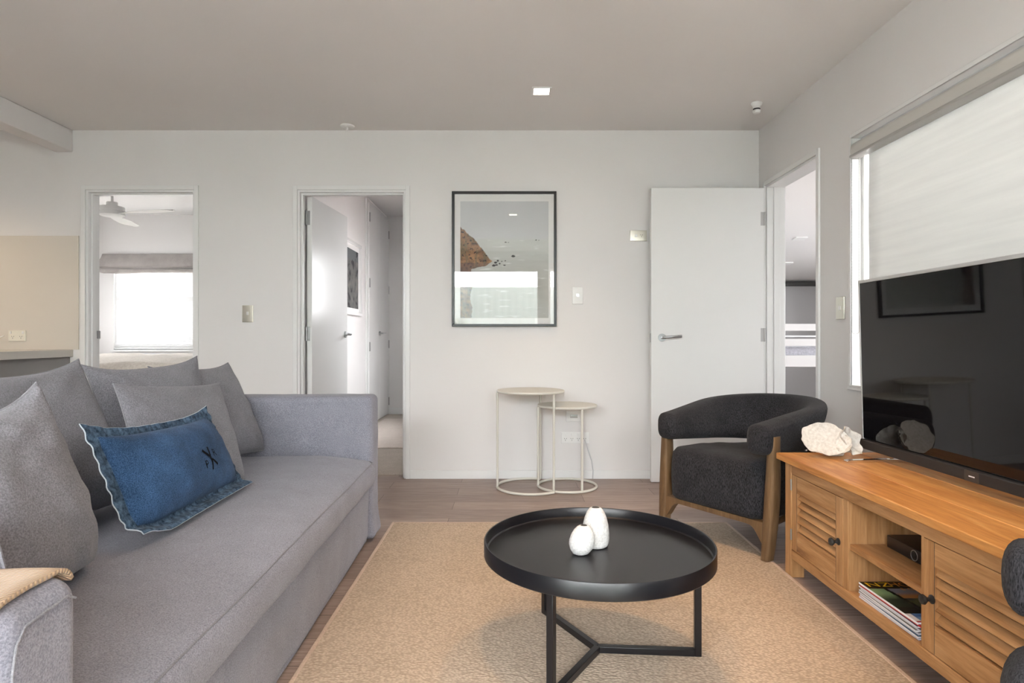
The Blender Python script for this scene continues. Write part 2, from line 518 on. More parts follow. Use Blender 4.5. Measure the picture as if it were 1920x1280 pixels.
# bunk room with a ceiling that slopes down to its end wall
wall('wall_bunk_front', M['wall'], XR+T, 4.9, 3.18, 3.30, 0, 2.6, [], 'front wall of the bunk room')
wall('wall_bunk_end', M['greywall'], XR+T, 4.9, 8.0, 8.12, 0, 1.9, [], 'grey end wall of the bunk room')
wall('wall_bunk_left', M['wall'], XR, XR+T, D+T, 8.12, 0, 2.6, [], 'left wall of the bunk room')
BW = (4.2, 6.2, .9, 1.75)  # window hole added out of view to light the bunk room
wall('wall_bunk_right', M['wall'], 4.78, 4.9, 3.30, 8.0, 0, 2.6, [BW], 'right wall of the bunk room')
cs = MB()
def slope(x, y, t): return Vector((x, y, 2.46 - (y-3.2)*(2.46-1.69)/(8.1-3.2) + t))
vs = [slope(x, y, t) for t in (0, .12) for (x, y) in ((XR+.02,3.19),(4.9,3.19),(4.9,8.12),(XR+.02,8.12))]
vs = [Vector((max(v.x, XR+T), v.y, v.z)) for v in vs]
cs.add(vs, [(0,3,2,1),(4,5,6,7),(0,1,5,4),(1,2,6,5),(2,3,7,6),(3,0,4,7)])
tag(cs.build('ceiling_bunk', M['ceil']), 'sloping ceiling of the bunk room', 'ceiling', kind='structure')

bm_ = MB(); bm_.box(-3.135, -3.015, YB, D, 2.25, H)
tag(bm_.build('trim_1', M['wall'], bevel=.006), 'boxed ceiling beam at upper left', 'beam', kind='structure')

# baseboards
b = MB()
for (x0, x1) in ((-.691, XR), (-2.147, -1.497)): b.box(x0, x1, D-.009, D, 0, .058)
tag(b.build('baseboard_back', M['trim'], bevel=.002), 'low white skirting along the back wall', 'skirting', kind='structure')
b = MB(); b.box(XR-.009, XR, .3, 3.374, 0, .058)
tag(b.build('baseboard_right', M['trim'], bevel=.002), 'low white skirting along the right wall', 'skirting', kind='structure')
b = MB(); b.box(-1.58, -.45, 7.79, 7.80, .006, .09)
tag(b.build('baseboard_hall', M['trim'], bevel=.002), 'white skirting at the end of the hall', 'skirting', kind='structure')

# ------------------------------------------------------------------ doors
AW = .026; AT = .012
def frame_back(n, o, label):
    r = thing('door_%d' % n, label, 'door', ((o[0]+o[1])/2, D, 0), kind='structure')
    m = MB(); x0, x1, z1 = o[0], o[1], o[3]
    for ys in ((D-AT, D), (D+T, D+T+AT)):
        m.box(x0-AW, x0+.004, ys[0], ys[1], 0, z1+AW)
        m.box(x1-.004, x1+AW, ys[0], ys[1], 0, z1+AW)
        m.box(x0+.004, x1-.004, ys[0], ys[1], z1-.004, z1+AW)
    m.build('architrave', M['trim'], r, bevel=.002)
    j = MB()
    j.box(x0, x0+.018, D+.002, D+T-.002, 0, z1); j.box(x1-.018, x1, D+.002, D+T-.002, 0, z1)
    j.box(x0+.018, x1-.018, D+.002, D+T-.002, z1-.018, z1)
    # stop bead
    j.box(x0+.018, x0+.03, D+.03, D+.07, 0, z1-.018); j.box(x1-.03, x1-.018, D+.03, D+.07, 0, z1-.018)
    j.box(x0+.03, x1-.03, D+.03, D+.07, z1-.03, z1-.018)
    j.build('jamb', M['trim'], r, bevel=.0015)
    return r
d1 = frame_back(1, O1, 'white bedroom door frame, leftmost of the two facing the camera')
s = MB(); s.box(O1[0]+.0305, O1[0]+.033, D+.075, D+.105, .965, 1.02); s.build('strike_plate', M['hinge'], d1)
d2 = frame_back(2, O2, 'white hall doorway with its door swung open into the hall')

def lever(parent, M4, flip=1):
    """lever handle; local x along lever, y out of the door, z up"""
    rr = MB()
    rr.tube([M4 @ Vector((0,0,0)), M4 @ Vector((0,.009,0))], .026, 28)
    rose = rr.build('handle_rose', M['chrome'], parent, smooth=True)
    h = MB()
    h.tube([M4 @ Vector((0,.009,0)), M4 @ Vector((0,.045,0)), M4 @ Vector((flip*.012,.053,.0015)), M4 @ Vector((flip*.06,.054,.004)), M4 @ Vector((flip*.118,.054,.009))], .0088, 14)
    h.build('lever', M['chrome'], parent, smooth=True)

# hall door leaf: swings into the hall on its left jamb
ang = math.radians(86)
leafM = Matrix.Translation((-1.440, D+T-.005, 0)) @ Matrix.Rotation(ang, 4, 'Z')
lf = MB()
vs = MB().box(0, .745, -.036, 0, .012, 1.972)
lf.add([leafM @ p for p in vs.v], vs.f)
leaf = lf.build('door_leaf', M['door'], d2, bevel=.002)
lever(leaf, leafM @ Matrix.Translation((.69, -.036, 1.0)) @ Matrix.Rotation(PI, 4, 'Z'), 1)
for z in (1.82, 1.0, .22):
    hh = MB()
    hh.box(-1.4525, -1.4505, D+T-.04, D+T-.004, z-.05, z+.05)
    p = leafM @ Vector((0, -.036, z))
    hh.tube([(-1.444, D+T-.012, z-.05), (-1.444, D+T-.012, z+.05)], .006, 10)
    hh.box(-1.436, -1.408, D+T-.0065, D+T-.004, z-.05, z+.05)
    hh.build('hinge', M['hinge'], d2, smooth=True)

# right-hand doorway and its leaf standing open in front of the far wall
d3 = thing('door_3', 'white door standing open beside the armchair, hinged at the right wall', 'door', (XR, 3.75, 0), kind='structure')
m = MB(); y0, y1, z1 = O3[0], O3[1], O3[3]
for xs in ((XR-AT, XR), (XR+T, XR+T+AT)):
    m.box(xs[0], xs[1], y0-AW, y0+.004, 0, z1+AW)
    m.box(xs[0], xs[1], y1-.004, y1+AW-.004, 0, z1+AW)
    m.box(xs[0], xs[1], y0+.004, y1-.004, z1-.004, z1+AW)
m.build('architrave', M['trim'], d3, bevel=.002)
j = MB()
j.box(XR+.002, XR+T-.002, y0, y0+.018, 0, z1); j.box(XR+.002, XR+T-.002, y1-.018, y1, 0, z1)
j.box(XR+.002, XR+T-.002, y0+.018, y1-.018, z1-.018, z1)
j.box(XR+.045, XR+.085, y0+.018, y0+.03, 0, z1-.018); j.box(XR+.045, XR+.085, y1-.03, y1-.018, 0, z1-.018)
j.build('jamb', M['trim'], d3, bevel=.0015)
s = MB(); s.box(XR+.012, XR+.034, y0+.018, y0+.021, .93, .99); s.build('strike_plate', M['hinge'], d3)
lf = MB(); lf.box(.941, 1.695, 4.080, 4.118, .006, 1.972)
leaf3 = lf.build('door_leaf', M['door'], d3, bevel=.002)
lever(leaf3, Matrix.Translation((1.012, 4.080, .972)) @ Matrix.Rotation(0, 4, 'Z') @ Matrix.Scale(-1, 4, Vector((0,1,0))), 1)
lt = MB(); lt.box(.938, .9412, 4.088, 4.110, .94, 1.0); lt.build('latch_plate', M['hinge'], leaf3)
for z in (1.765, .99, .22):
    hh = MB(); hh.box(1.672, 1.694, 4.0785, 4.0802, z-.045, z+.045)
    hh.tube([(1.698, 4.074, z-.045), (1.698, 4.074, z+.045)], .005, 10)
    hh.build('hinge', M['silver'], d3, smooth=True)

# ------------------------------------------------------------------ windows
w1 = thing('window_1', 'window in the right wall behind the roller blind', 'window', (XR+.07, 1.8, .722), kind='structure')
m = MB(); a0, a1, z0, z1 = W1
m.box(XR+.045, XR+.085, a0, a0+.04, z0, z1); m.box(XR+.045, XR+.085, a1-.028, a1, z0, z1)
m.box(XR+.045, XR+.085, a0+.04, a1-.028, z0, z0+.04); m.box(XR+.045, XR+.085, a0+.04, a1-.028, z1-.04, z1)
m.box(XR+.048, XR+.082, 1.78, 1.82, z0+.04, z1-.04)
m.build('window_frame', M['trim'], w1, bevel=.002)
m = MB(); m.box(XR+.063, XR+.067, a0+.04, 1.78, z0+.04, z1-.04); m.box(XR+.063, XR+.067, 1.82, a1-.028, z0+.04, z1-.04)
m.build('pane', M['glass'], w1)
m = MB()
m.box(XR-.008, XR+.045, a1-.006, a1-.0005, z0, z1-.006); m.box(XR-.008, XR+.045, a0+.0005, a0+.006, z0, z1-.006)
m.box(XR-.008, XR+.045, a0+.0005, a1-.0005, z1-.006, z1-.0005)
m.box(XR-.009, XR-.0005, a1-.006, a1+.012, z0-.014, z1+.012); m.box(XR-.009, XR-.0005, a0-.012, a0+.006, z0-.014, z1+.012)
m.box(XR-.009, XR-.0005, a0+.006, a1-.006, z1-.006, z1+.014)
m.build('window_trim', M['trim'], w1, bevel=.002)
m = MB(); m.box(XR-.016, XR+.045, a0+.006, a1-.006, z0+.0005, z0+.012); m.box(XR-.016, XR-.0005, a0-.012, a1+.012, z0-.014, z0+.0005); m.build('window_sill', M['trim'], w1, bevel=.002)

rb = thing('roller_blind', 'white roller blind pulled down over the right window behind the television', 'blind', (XR, 1.8, 1.9))
m = MB()
m.grid(lambda i, j: Vector((1.752 + .0012*math.sin(j*.7+i*.3), a0+.05 + (2.985-a0-.05)*i/24, .80 + (1.875-.80)*j/20)), 25, 21)
bl = m.build('blind_cloth', M['blind'], rb, smooth=True)
so = bl.modifiers.new('thick', 'SOLIDIFY'); so.thickness = .0008
m = MB()  # cassette: rounded fascia
prof = [(.0,.0),(.0,.050),(-.012,.062),(-.028,.066),(-.046,.058),(-.056,.042),(-.060,.02),(-.056,.0)]
m.prism(prof, lambda a, bb, d: Vector((1.756 + a, d, 1.878 + bb)), a0+.012, 3.05)
m.build('cassette', plain('cassette_oyster', (.60,.585,.55,1), .4), rb, smooth=True, angle=50)
m = MB(); m.rbox(1.690, 1.752, a0+.012, 3.05, 1.862, 1.877, .006, (1,1,1)); m.build('cassette_lip', plain('cassette_grey', (.42,.41,.39,1), .4), rb, smooth=True)
m = MB()
pts = [(1.700, 3.040, 1.87 - .87*t/60) for t in range(61)]
pts += [(1.700+.012*(1-math.cos(a)), 3.040-.010*(1-math.cos(a)), 1.0-.014*math.sin(a)) for a in [PI*k/8 for k in range(1, 8)]]
pts += [(1.724, 3.020, 1.0 + .87*t/60) for t in range(61)]
m.tube(pts, .0011, 6)
for p in pts[::1]:
    m.lathe([(.0,-.0022),(.0019,-.0011),(.0019,.0011),(.0,.0022)], p, 6)
m.build('bead_chain', plain('bead_grey', (.45,.44,.42,1), .4), rb, smooth=True)

w2 = thing('window_2', 'bright bedroom window behind a venetian blind', 'window', (-3.7, 7.12, .84), kind='structure')
m = MB(); xa, xb, z0, z1 = -4.60, -2.75, .84, 1.93
m.box(xa, xa+.05, 7.10, 7.16, z0, z1); m.box(xb-.05, xb, 7.10, 7.16, z0, z1)
m.box(xa+.05, xb-.05, 7.10, 7.16, z0, z0+.05); m.box(xa+.05, xb-.05, 7.10, 7.16, z1-.05, z1)
m.box(xa+.05, xb-.05, 7.11, 7.15, 1.40, 1.45); m.box(-3.70, -3.65, 7.11, 7.15, z0+.05, 1.40); m.box(-3.70, -3.65, 7.11, 7.15, 1.45, z1-.05)
m.build('window_frame', M['trim'], w2, bevel=.002)
m = MB()
for (xx0, xx1) in ((xa+.05, -3.70), (-3.65, xb-.05)):
    for (zz0, zz1) in ((z0+.05, 1.40), (1.45, z1-.05)): m.box(xx0, xx1, 7.128, 7.132, zz0, zz1)
m.build('pane', M['glass'], w2)
m = MB(); m.box(xa-.02, xb+.02, 7.05, 7.10, z0-.022, z0); m.build('window_sill', M['trim'], w2, bevel=.002)

vb = thing('venetian_blind', 'white venetian blind lowered in the bedroom window', 'blind', (-3.67, 7.085, 1.9))
m = MB()
z = .875
while z < 1.86:
    Mx = Matrix.Translation((-3.675, 7.082, z)) @ Matrix.Rotation(math.radians(-63), 4, 'X')
    m.tbox(Mx, 1.83, .0216, .0012); z += .0195
m.build('slats', M['slat'], vb)
m = MB(); m.box(-4.59, -2.76, 7.07, 7.095, .848, .864); m.build('bottom_rail', M['slat'], vb, bevel=.002)
m = MB(); m.box(-4.59, -2.76, 7.066, 7.098, 1.885, 1.925); m.build('head_rail', M['slat'], vb, bevel=.002)
for x in (-4.35, -3.95, -3.4, -3.0):
    m = MB(); m.tube([(x, 7.070, .86), (x, 7.070, 1.89)], .0012, 5); m.build('ladder_cord', M['slat'], vb)

rs = thing('roman_shade', 'mauve-grey linen roman shade folded above the bedroom window', 'blind', (-3.67, 7.06, 1.72))
m = MB()
def roman(i, j):
    x = -4.70 + 2.05*i/60
    prof = [(0,1.945),(.03,1.945),(.055,1.90),(.075,1.85),(.085,1.80),(.070,1.785),(.062,1.775),(.088,1.755),(.085,1.735),(.06,1.722),(.03,1.722),(.0,1.725)]
    d, z = prof[j]
    w = 1 if 3 <= j <= 9 else 0
    z += w*.010*nz(x*2.1, j*.4, 3) + (.01 if i in (0, 60) and w else 0)
    d += w*.012*nz(x*5, j*.5, 9)
    return Vector((x - (.012 if i == 0 and w else 0), 7.065 - d - .001, z))
m.grid(roman, 61, 12, closed_v=True)
n0 = 0; m.f.append(list(range(12))[::-1]); m.f.append([60*12+j for j in range(12)])
m.build('shade_cloth', M['roman'], rs, smooth=True, angle=60)

w3 = thing('window_3', 'large aluminium sliding doors behind the camera', 'window', (-1.9, YB-.06, 0), kind='structure')
m = MB()
for (x0, x1) in ((R1[0], R1[1]), (R2[0], R2[1])):
    m.box(x0, x0+.045, YB-.09, YB-.03, 0, 2.12); m.box(x1-.045, x1, YB-.09, YB-.03, 0, 2.12)
    m.box(x0+.045, x1-.045, YB-.09, YB-.03, 2.075, 2.12); m.box(x0+.045, x1-.045, YB-.09, YB-.03, 0, .04)
for x in (-.95,): m.box(x-.035, x+.035, YB-.085, YB-.035, .04, 2.075)
m.build('window_frame', M['trim'], w3, bevel=.002)
m = MB()
for (x0, x1) in ((R1[0]+.045, -.985), (-.915, R1[1]-.045), (R2[0]+.045, R2[1]-.045)):
    m.box(x0, x1, YB-.062, YB-.058, .04, 2.075)
m.build('pane', M['glass'], w3)
for n_, (x0, x1, ya, yb, za, zb), lab in ((6, (-5.53, -5.47)+BL, 'unseen window added in the left wall of the bedroom to brighten the room'), (4, (-.42, -.36)+HW, 'window in the right wall of the hall, out of view'), (5, (4.81, 4.87)+BW, 'unseen window added to light the bunk room')):
    w = thing('window_%d' % n_, lab, 'window', (x0, ya, za), kind='structure')
    m = MB()
    m.box(x0, x1, ya, ya+.045, za, zb); m.box(x0, x1, yb-.045, yb, za, zb)
    m.box(x0, x1, ya+.045, yb-.045, za, za+.045); m.box(x0, x1, ya+.045, yb-.045, zb-.045, zb)
    m.build('window_frame', M['trim'], w, bevel=.002)
    m = MB(); m.box(x0+.028, x0+.032, ya+.045, yb-.045, za+.045, zb-.045); m.build('pane', M['glass'], w)

# ------------------------------------------------------------------ outside, seen in the picture glass and through the bedroom blind
fe = thing('garden_fence', 'pale green ribbed steel fence outside, mirrored in the picture glass', 'fence', (-2, -4.1, -.14))
m = MB()
N_ = 420
m.grid(lambda i, j: Vector((-9 + 15*i/N_, -4.1 + (.012 if (i//2) % 2 else -.012), -.14 + 2.16*j)), N_+1, 2)
m.build('ribbed_sheet', M['fence'], fe)
m = MB(); m.box(-9, 6, -4.14, -4.115, 1.97, 2.03); m.box(-9, 6, -4.14, -4.115, .3, .36); m.build('rail', M['fence'], fe)

def shrub(name, c, r, n, mat, label, seed, hz=1.0):
    rnd = random.Random(seed)
    root = thing(name, label, 'shrub', (c[0], c[1], -.14))
    m = MB()
    for k in range(n):
        u = rnd.uniform(-1, 1); a = rnd.uniform(0, 2*PI); q = rnd.uniform(.55, 1)
        d = Vector((math.sqrt(1-u*u)*math.cos(a), math.sqrt(1-u*u)*math.sin(a), u*hz))
        p = Vector(c) + d*r*q*(1+.25*nz(d.x*2+seed, d.y*2, d.z*2))
        Mx = Matrix.Translation(p) @ Matrix.Rotation(rnd.uniform(0, 6.28), 4, 'Z') @ Matrix.Rotation(rnd.uniform(-1.2, 1.2), 4, 'X')
        l = rnd.uniform(.05, .10)
        m.add([Mx @ Vector(v) for v in ((-l*.4,0,0),(0,-l,0.012),(l*.4,0,0),(0,l,.012))], [(0,1,2,3)])
    m.build('foliage', mat, root)
    t = MB()
    for k in range(5):
        a = 1.256*k
        t.tube([(c[0], c[1], -.14), (c[0]+.08*math.cos(a), c[1]+.08*math.sin(a), c[2]*.5), (c[0]+r*.6*math.cos(a), c[1]+r*.6*math.sin(a), c[2]+r*.3)], [.03,.022,.008], 7)
    t.build('stems', M['bark'], root)
shrub('garden_shrub', (-1.15, -3.1, .7), .65, 1400, M['leaf'], 'round green shrub outside, mirrored in the picture glass', 3)
shrub('garden_shrub', (-5.35, 9.1, 1.05), 1.15, 5200, M['leaf2'], 'pale leafy shrub outside, showing faintly through the bedroom blind', 5)
block_ = MB(); block_.box(3.7, 3.9, -6, 3.1, -.14, 4.2)  # added out of view to cut the daylight at the right window
tag(block_.build('wall_daylight_block', paint('daylight_block_grey', (.62,.62,.61,1), .9)), 'unseen wall added outside the right window to cut its daylight', 'wall', kind='structure')

# ------------------------------------------------------------------ kitchen at the left
kb = thing('kitchen_cabinet', 'grey kitchen bench end panel behind the sofa', 'cabinet', (-4.0, 3.9, 0))
m = MB(); m.box(-5.19, -3.035, 3.62, D-.001, .1, .838); m.build('cabinet_body', M['cab'], kb, bevel=.002)
m = MB(); m.box(-5.19, -3.06, 3.68, D-.001, 0, .1); m.build('toe_kick', M['blackmat'], kb)
m = MB()
m.prism([(-5.19,3.52),(-2.955,3.52),(-3.012,D-.001),(-5.19,D-.001)], lambda a, bb, d: Vector((a, bb, d)), .840, .889)
tag(m.build('bench_top', M['bench'], bevel=.003), 'pale kitchen bench top ending beside the left doorway', 'worktop')
m = MB(); m.box(-5.19, -2.972, D-.007, D-.001, .8895, 1.673)
tag(m.build('splashback', M['splash'], bevel=.001), 'glossy beige glass splashback above the kitchen bench', 'splashback')

# ------------------------------------------------------------------ plates on the walls
def plate(name, label, cat, Mx, w, h, pm, rocker=None, sockets=(), switches=(), group=None):
    """local x right, z up, -y out of the wall"""
    r = thing(name, label, cat, Mx.translation)
    r.matrix_basis = Mx
    m = MB(); m.rbox(-w/2, w/2, -.009, -.0002, -h/2, h/2, .003, (1,1,1)); m.build('cover_plate', pm, r, smooth=True, local=True)
    for (x, z, ww, hh) in ([rocker] if rocker else []):
        m = MB(); m.rbox(x-ww/2, x+ww/2, -.0125, -.0088, z-hh/2, z+hh/2, .001, (1,1,1)); m.build('rocker', M['chrome'] if pm is M['whiteplastic'] else M['whiteplastic'], r, smooth=True, local=True)
    for (x, z) in sockets:
        m = MB()
        for sx in (-1, 1):
            Mq = Matrix.Translation((x+sx*.0068, -.0092, z+.003)) @ Matrix.Rotation(sx*math.radians(30), 4, 'Y')
            m.tbox(Mq, .0022, .001, .0075)
        m.tbox(Matrix.Translation((x, -.0092, z-.0085)), .0022, .001, .0085)
        m.build('socket', M['darkslot'], r, local=True)
    for (x, z) in switches:
        m = MB(); m.rbox(x-.0055, x+.0055, -.0125, -.0088, z-.009, z+.009, .001, (1,1,1)); m.build('switch', M['whiteplastic'], r, smooth=True, local=True)
    return r
TB = lambda x, z: Matrix.Translation((x, D, z))
plate('light_switch', 'champagne light switch on the wall between the two doorways', 'light switch', TB(-1.809, 1.136), .074, .116, M['champ'], (0, .003, .014, .022))
plate('light_switch', 'white light switch with a dark rocker right of the framed picture', 'light switch', TB(.463, 1.261), .074, .116, M['whiteplastic'], (0, .003, .022, .022))
plate('wall_outlet', 'champagne outlet high on the wall beside the open door', 'outlet', TB(.882, 1.673), .116, .074, M['champ'], (-.018, 0, .016, .016), [(.02, .002)])
plate('data_outlet', 'small white data outlet behind the nested tables, above the sockets', 'outlet', TB(.437, .431), .106, .072, M['whiteplastic'], (0, 0, .05, .022))
q = plate('power_outlet', 'four-gang white power outlet low behind the nested tables', 'outlet', TB(.445, .283), .192, .078, M['whiteplastic'], None,
      [(-.066, -.008), (-.022, -.008), (.022, -.008), (.066, -.008)], [(-.066, .025), (-.022, .025), (.022, .025), (.066, .025)])
plate('power_outlet', 'cream double power outlet on the kitchen splashback', 'outlet', Matrix.Translation((-3.39, D-.0072, .985)), .118, .074, M['creamplastic'], None, [(-.028, -.008), (.028, -.008)], [(-.042, .022), (.042, .022)])
plate('light_switch', 'champagne light switch on the right wall beside the window', 'light switch', Matrix.Translation((XR, 3.160, 1.122)) @ Matrix.Rotation(-PI/2, 4, 'Z'), .076, .116, M['champ'], (0, .0, .016, .02))
cb_ = MB()
cb_.tube([(.512, D-.012, .268), (.519, D-.03, .245), (.535, D-.035, .19), (.556, D-.032, .13), (.567, D-.02, .06), (.566, D-.014, .012), (.566, D-.013, .004)], .0035, 8)
tag(cb_.build('power_cable', plain('grey_cable', (.62,.62,.63,1), .5), smooth=True), 'pale grey cable hanging from the four-gang outlet to the floor', 'cable')
cb_ = MB()
cb_.tube([(-3.60, D-.02, .93), (-3.56, D-.03, .935), (-3.53, D-.03, .955), (-3.50, D-.022, .975), (-3.475, D-.02, .985)], .003, 8)
tag(cb_.build('power_cable', M['whiteplastic'], smooth=True), 'short white cable beside the kitchen outlet', 'cable')

# ------------------------------------------------------------------ ceiling fittings
warm = (1.0, .86, .68, 1)
lens_mat = plain('lamp_lens', (.9,.88,.84,1), .4, 0, .5, warm, 9)
def downlight(x, y, z, label, s=.115, name='ceiling_downlight', grp=None):
    r = thing(name, label, 'ceiling light', (x, y, z))
    m = MB(); t = .013; h = s/2
    for (a, bb, c_, d) in ((-h, h, -h, -h+t), (-h, h, h-t, h), (-h, -h+t, -h+t, h-t), (h-t, h, -h+t, h-t)):
        m.box(x+a, x+bb, y+c_, y+d, z-.006, z-.0002)
    m.build('bezel', M['whiteplastic'], r, bevel=.001)
    m = MB(); m.box(x-h+t, x+h-t, y-h+t, y+h-t, z-.0035, z-.0005); m.build('lens', lens_mat, r)
    return r
downlight(.18, 3.54, H, 'lit square downlight in the living room ceiling, in view')
downlight(.03, 1.34, H, 'lit square downlight above the camera, mirrored in the picture glass')
downlight(.62, 2.45, H, 'lit square downlight above the coffee table, out of view')
downlight(1.50, 1.45, H, 'lit square downlight above the television, out of view')
downlight(-3.70, 3.35, H, 'lit square downlight above the kitchen bench')
r = thing('sprinkler_cover', 'round white sprinkler rose on the ceiling near the back wall', 'sprinkler', (-1.10, 4.12, H))
m = MB(); m.lathe([(.0,.001),(.048,.001),(.046,-.006),(.030,-.010),(.014,-.012),(.0,-.012)], (-1.10, 4.12, H), 32); m.build('rose', M['whiteplastic'], r, smooth=True)
m = MB(); m.lathe([(.007,-.012),(.005,-.026),(.012,-.028),(.012,-.030),(.0,-.031)], (-1.10, 4.12, H), 20); m.build('nozzle', M['whiteplastic'], r, smooth=True)
r = thing('alarm_sensor', 'white sensor with a dark band on the ceiling near the right wall', 'sensor', (1.50, 3.72, H))
m = MB(); m.lathe([(.0,.001),(.032,.001),(.033,-.006),(.027,-.018),(.022,-.024),(.022,-.036)], (1.5, 3.72, H), 28); m.build('sensor_base', M['whiteplastic'], r, smooth=True)
m = MB(); m.lathe([(.021,-.036),(.021,-.046)], (1.5, 3.72, H), 28); m.build('grille', M['darkslot'], r, smooth=True)
m = MB(); m.lathe([(.023,-.046),(.024,-.052),(.020,-.062),(.012,-.066),(.0,-.067)], (1.5, 3.72, H), 28); m.build('sensor_cap', M['whiteplastic'], r, smooth=True)

# ------------------------------------------------------------------ framed picture
def coloured_grid(name, parent, fn, colfn, nu, nv, mat):
    m = MB(); m.grid(fn, nu, nv)
    o = m.build(name, mat, parent)
    at = o.data.color_attributes.new('Col', 'FLOAT_COLOR', 'POINT')
    for i in range(nu):
        for j in range(nv):
            c_ = colfn(i/(nu-1), j/(nv-1))
            at.data[i*nv+j].color = (c_[0], c_[1], c_[2], 1)
    return o
def L3(r, g, b): return Vector((lin(r), lin(g), lin(b)))
def fbm(x, y, o=5):
    s = 0; a = .5; f = 1
    for k in range(o):
        s += a*nz(x*f+11.3*k, y*f-4.7*k, 2.2*k); a *= .55; f *= 2.05
    return s
rocks = [(.40,.475,.018,.009),(.425,.49,.014,.007),(.445,.465,.010,.006),(.47,.485,.009,.004),(.41,.455,.016,.006),(.50,.452,.015,.005),(.60,.53,.022,.009),(.515,.65,.012,.004),(.545,.648,.008,.003),(.86,.668,.012,.003),(.89,.667,.008,.003),(.38,.45,.02,.01),(.51,.49,.008,.004)]
def coast(u, v):
    sky = L3(186, 188, 190).lerp(L3(176, 178, 180), v)
    sea = L3(160, 162, 158).lerp(L3(178, 181, 178), smooth01(.30, .66, v))
    st = fbm(u*3, v*26, 4)
    sea = sea*(1 + .10*st)
    wv = fbm(u*5+3, v*40, 3)
    if wv > .22: sea = sea.lerp(L3(205, 207, 206), min(1, (wv-.22)*3))
    c_ = sea.lerp(sky, smooth01(.66, .70, v + .01*fbm(u*4, 0)))
    # headland
    top = .78 - .10*(u/.15) if u < .15 else (.68 - .155*((u-.15)/.17) if u < .32 else .525 - .07*((u-.32)/.08))
    top += .030*fbm(u*14, 4, 4)
    bot = .42 + .06*smooth01(.15, .4, u) + .03*fbm(u*12, 8, 4)
    ed = .41 + .02*fbm(v*16, 3)
    if (v < top and v > bot and u < ed) or (u < .075 + .04*fbm(v*9, 1) + .05*smooth01(.42, .25, abs(v-.22)) and v < bot + .02):
        n1 = fbm(u*9 + v*2, v*16, 5); n2 = fbm(u*34, v*40, 4); n3 = fbm(u*20-7, v*6, 3)
        t = .5 + 1.0*n1 + .55*n2
        c_ = L3(58, 42, 34).lerp(L3(160, 120, 84), max(0, min(1, t)))
        if n3 > .12: c_ = c_.lerp(L3(96, 92, 70), .6)
        if n2 < -.22: c_ = L3(30, 24, 24)
        if v < .47: c_ = c_.lerp(L3(88, 72, 74), .5)
    for (ru, rv, rw, rh) in rocks:
        if ((u-ru)/rw)**2 + ((v-rv)/rh)**2 < 1 + .4*nz(u*200, v*200): c_ = L3(44, 44, 46)
    return c_*1.32
px0, px1, pz0, pz1 = -.401, .316, 1.048, 1.975
pf = thing('framed_picture', 'black-framed coastal print hanging on the back wall', 'picture', ((px0+px1)/2, D, pz0))
fw = .017
m = MB()
for (a, bb, c_, d) in ((px0, px1, pz0, pz0+fw), (px0, px1, pz1-fw, pz1), (px0, px0+fw, pz0+fw, pz1-fw), (px1-fw, px1, pz0+fw, pz1-fw)):
    m.box(a, bb, D-.028, D-.001, c_, d)
m.build('frame', M['black'], pf, bevel=.002)
m = MB(); m.box(px0+fw, px1-fw, D-.012, D-.003, pz0+fw, pz1-fw); m.build('mount_board', M['mount'], pf)
ax0, ax1, az0, az1 = -.344, .262, 1.107, 1.908
coloured_grid('print', pf, lambda i, j: Vector((ax0+(ax1-ax0)*i/200, D-.0128, az0+(az1-az0)*j/264)), coast, 201, 265, M['art'])
m = MB(); m.box(px0+fw, px1-fw, D-.019, D-.0175, pz0+fw, pz1-fw); m.build('glazing', M['picglass'], pf)

# picture in the hall
hp = thing('framed_picture', 'small white-framed dark picture on the hall wall', 'picture', (-1.58, 6.05, 1.2))
m = MB(); ya, yb, za, zb = 5.74, 6.36, 1.20, 1.93; w_ = .03
for (a, bb, c_, d) in ((ya, yb, za, za+w_), (ya, yb, zb-w_, zb), (ya, ya+w_, za+w_, zb-w_), (yb-w_, yb, za+w_, zb-w_)):
    m.box(-1.579, -1.545, a, bb, c_, d)
m.build('frame', M['trim'], hp, bevel=.002)
m = MB(); m.box(-1.578, -1.570, ya+w_, yb-w_, za+w_, zb-w_); m.build('mount_board', M['mount'], hp)
def stormy(u, v):
    n = fbm(u*5, v*6, 5)
    c_ = L3(70, 74, 76).lerp(L3(130, 128, 124), max(0, min(1, .45+n*1.2)))
    if v > .82: c_ = L3(98, 103, 105)
    if n < -.2: c_ = L3(45, 46, 50)
    return c_
coloured_grid('print', hp, lambda i, j: Vector((-1.5694, ya+.06+(yb-ya-.12)*i/60, za+.07+(zb-za-.15)*j/80)), stormy, 61, 81, M['art'])

# ------------------------------------------------------------------ hall cupboard and runner
hc = thing('hall_cupboard', 'white full-height double cupboard on the hall wall', 'cupboard', (-1.58, 7.2, 0))
m = MB(); m.box(-1.579, -1.562, 6.64, 7.785, .01, 2.50); m.build('cupboard_frame', M['trim'], hc, bevel=.002)
hx = -1.562
for (a, bb, hy) in ((6.68, 7.208, 6.69), (7.214, 7.745, 7.735)):
    m = MB(); m.box(hx+.0005, hx+.019, a, bb, .02, 2.46); dr = m.build('cupboard_door', M['door'], hc, bevel=.002)
    m = MB(); yy = 7.185 if a < 7 else 7.24
    m.tube([(hx+.019, yy, 1.03), (hx+.026, yy, 1.03)], .024, 20); m.tube([(hx+.026, yy, 1.03), (hx+.06, yy, 1.03), (hx+.062, yy+.10, 1.035)], .008, 10)
    m.build('handle', M['chrome'], dr, smooth=True)
    for zz in ((2.30, 1.58, .88, .2) if a < 7 else (2.28, 1.58, .9, .18)):
        m = MB(); m.box(hx+.019, hx+.023, hy-.012, hy+.012, zz-.05, zz+.05); m.tube([(hx+.024, hy, zz-.05), (hx+.024, hy, zz+.05)], .006, 8)
        m.build('hinge', M['hinge'], dr)
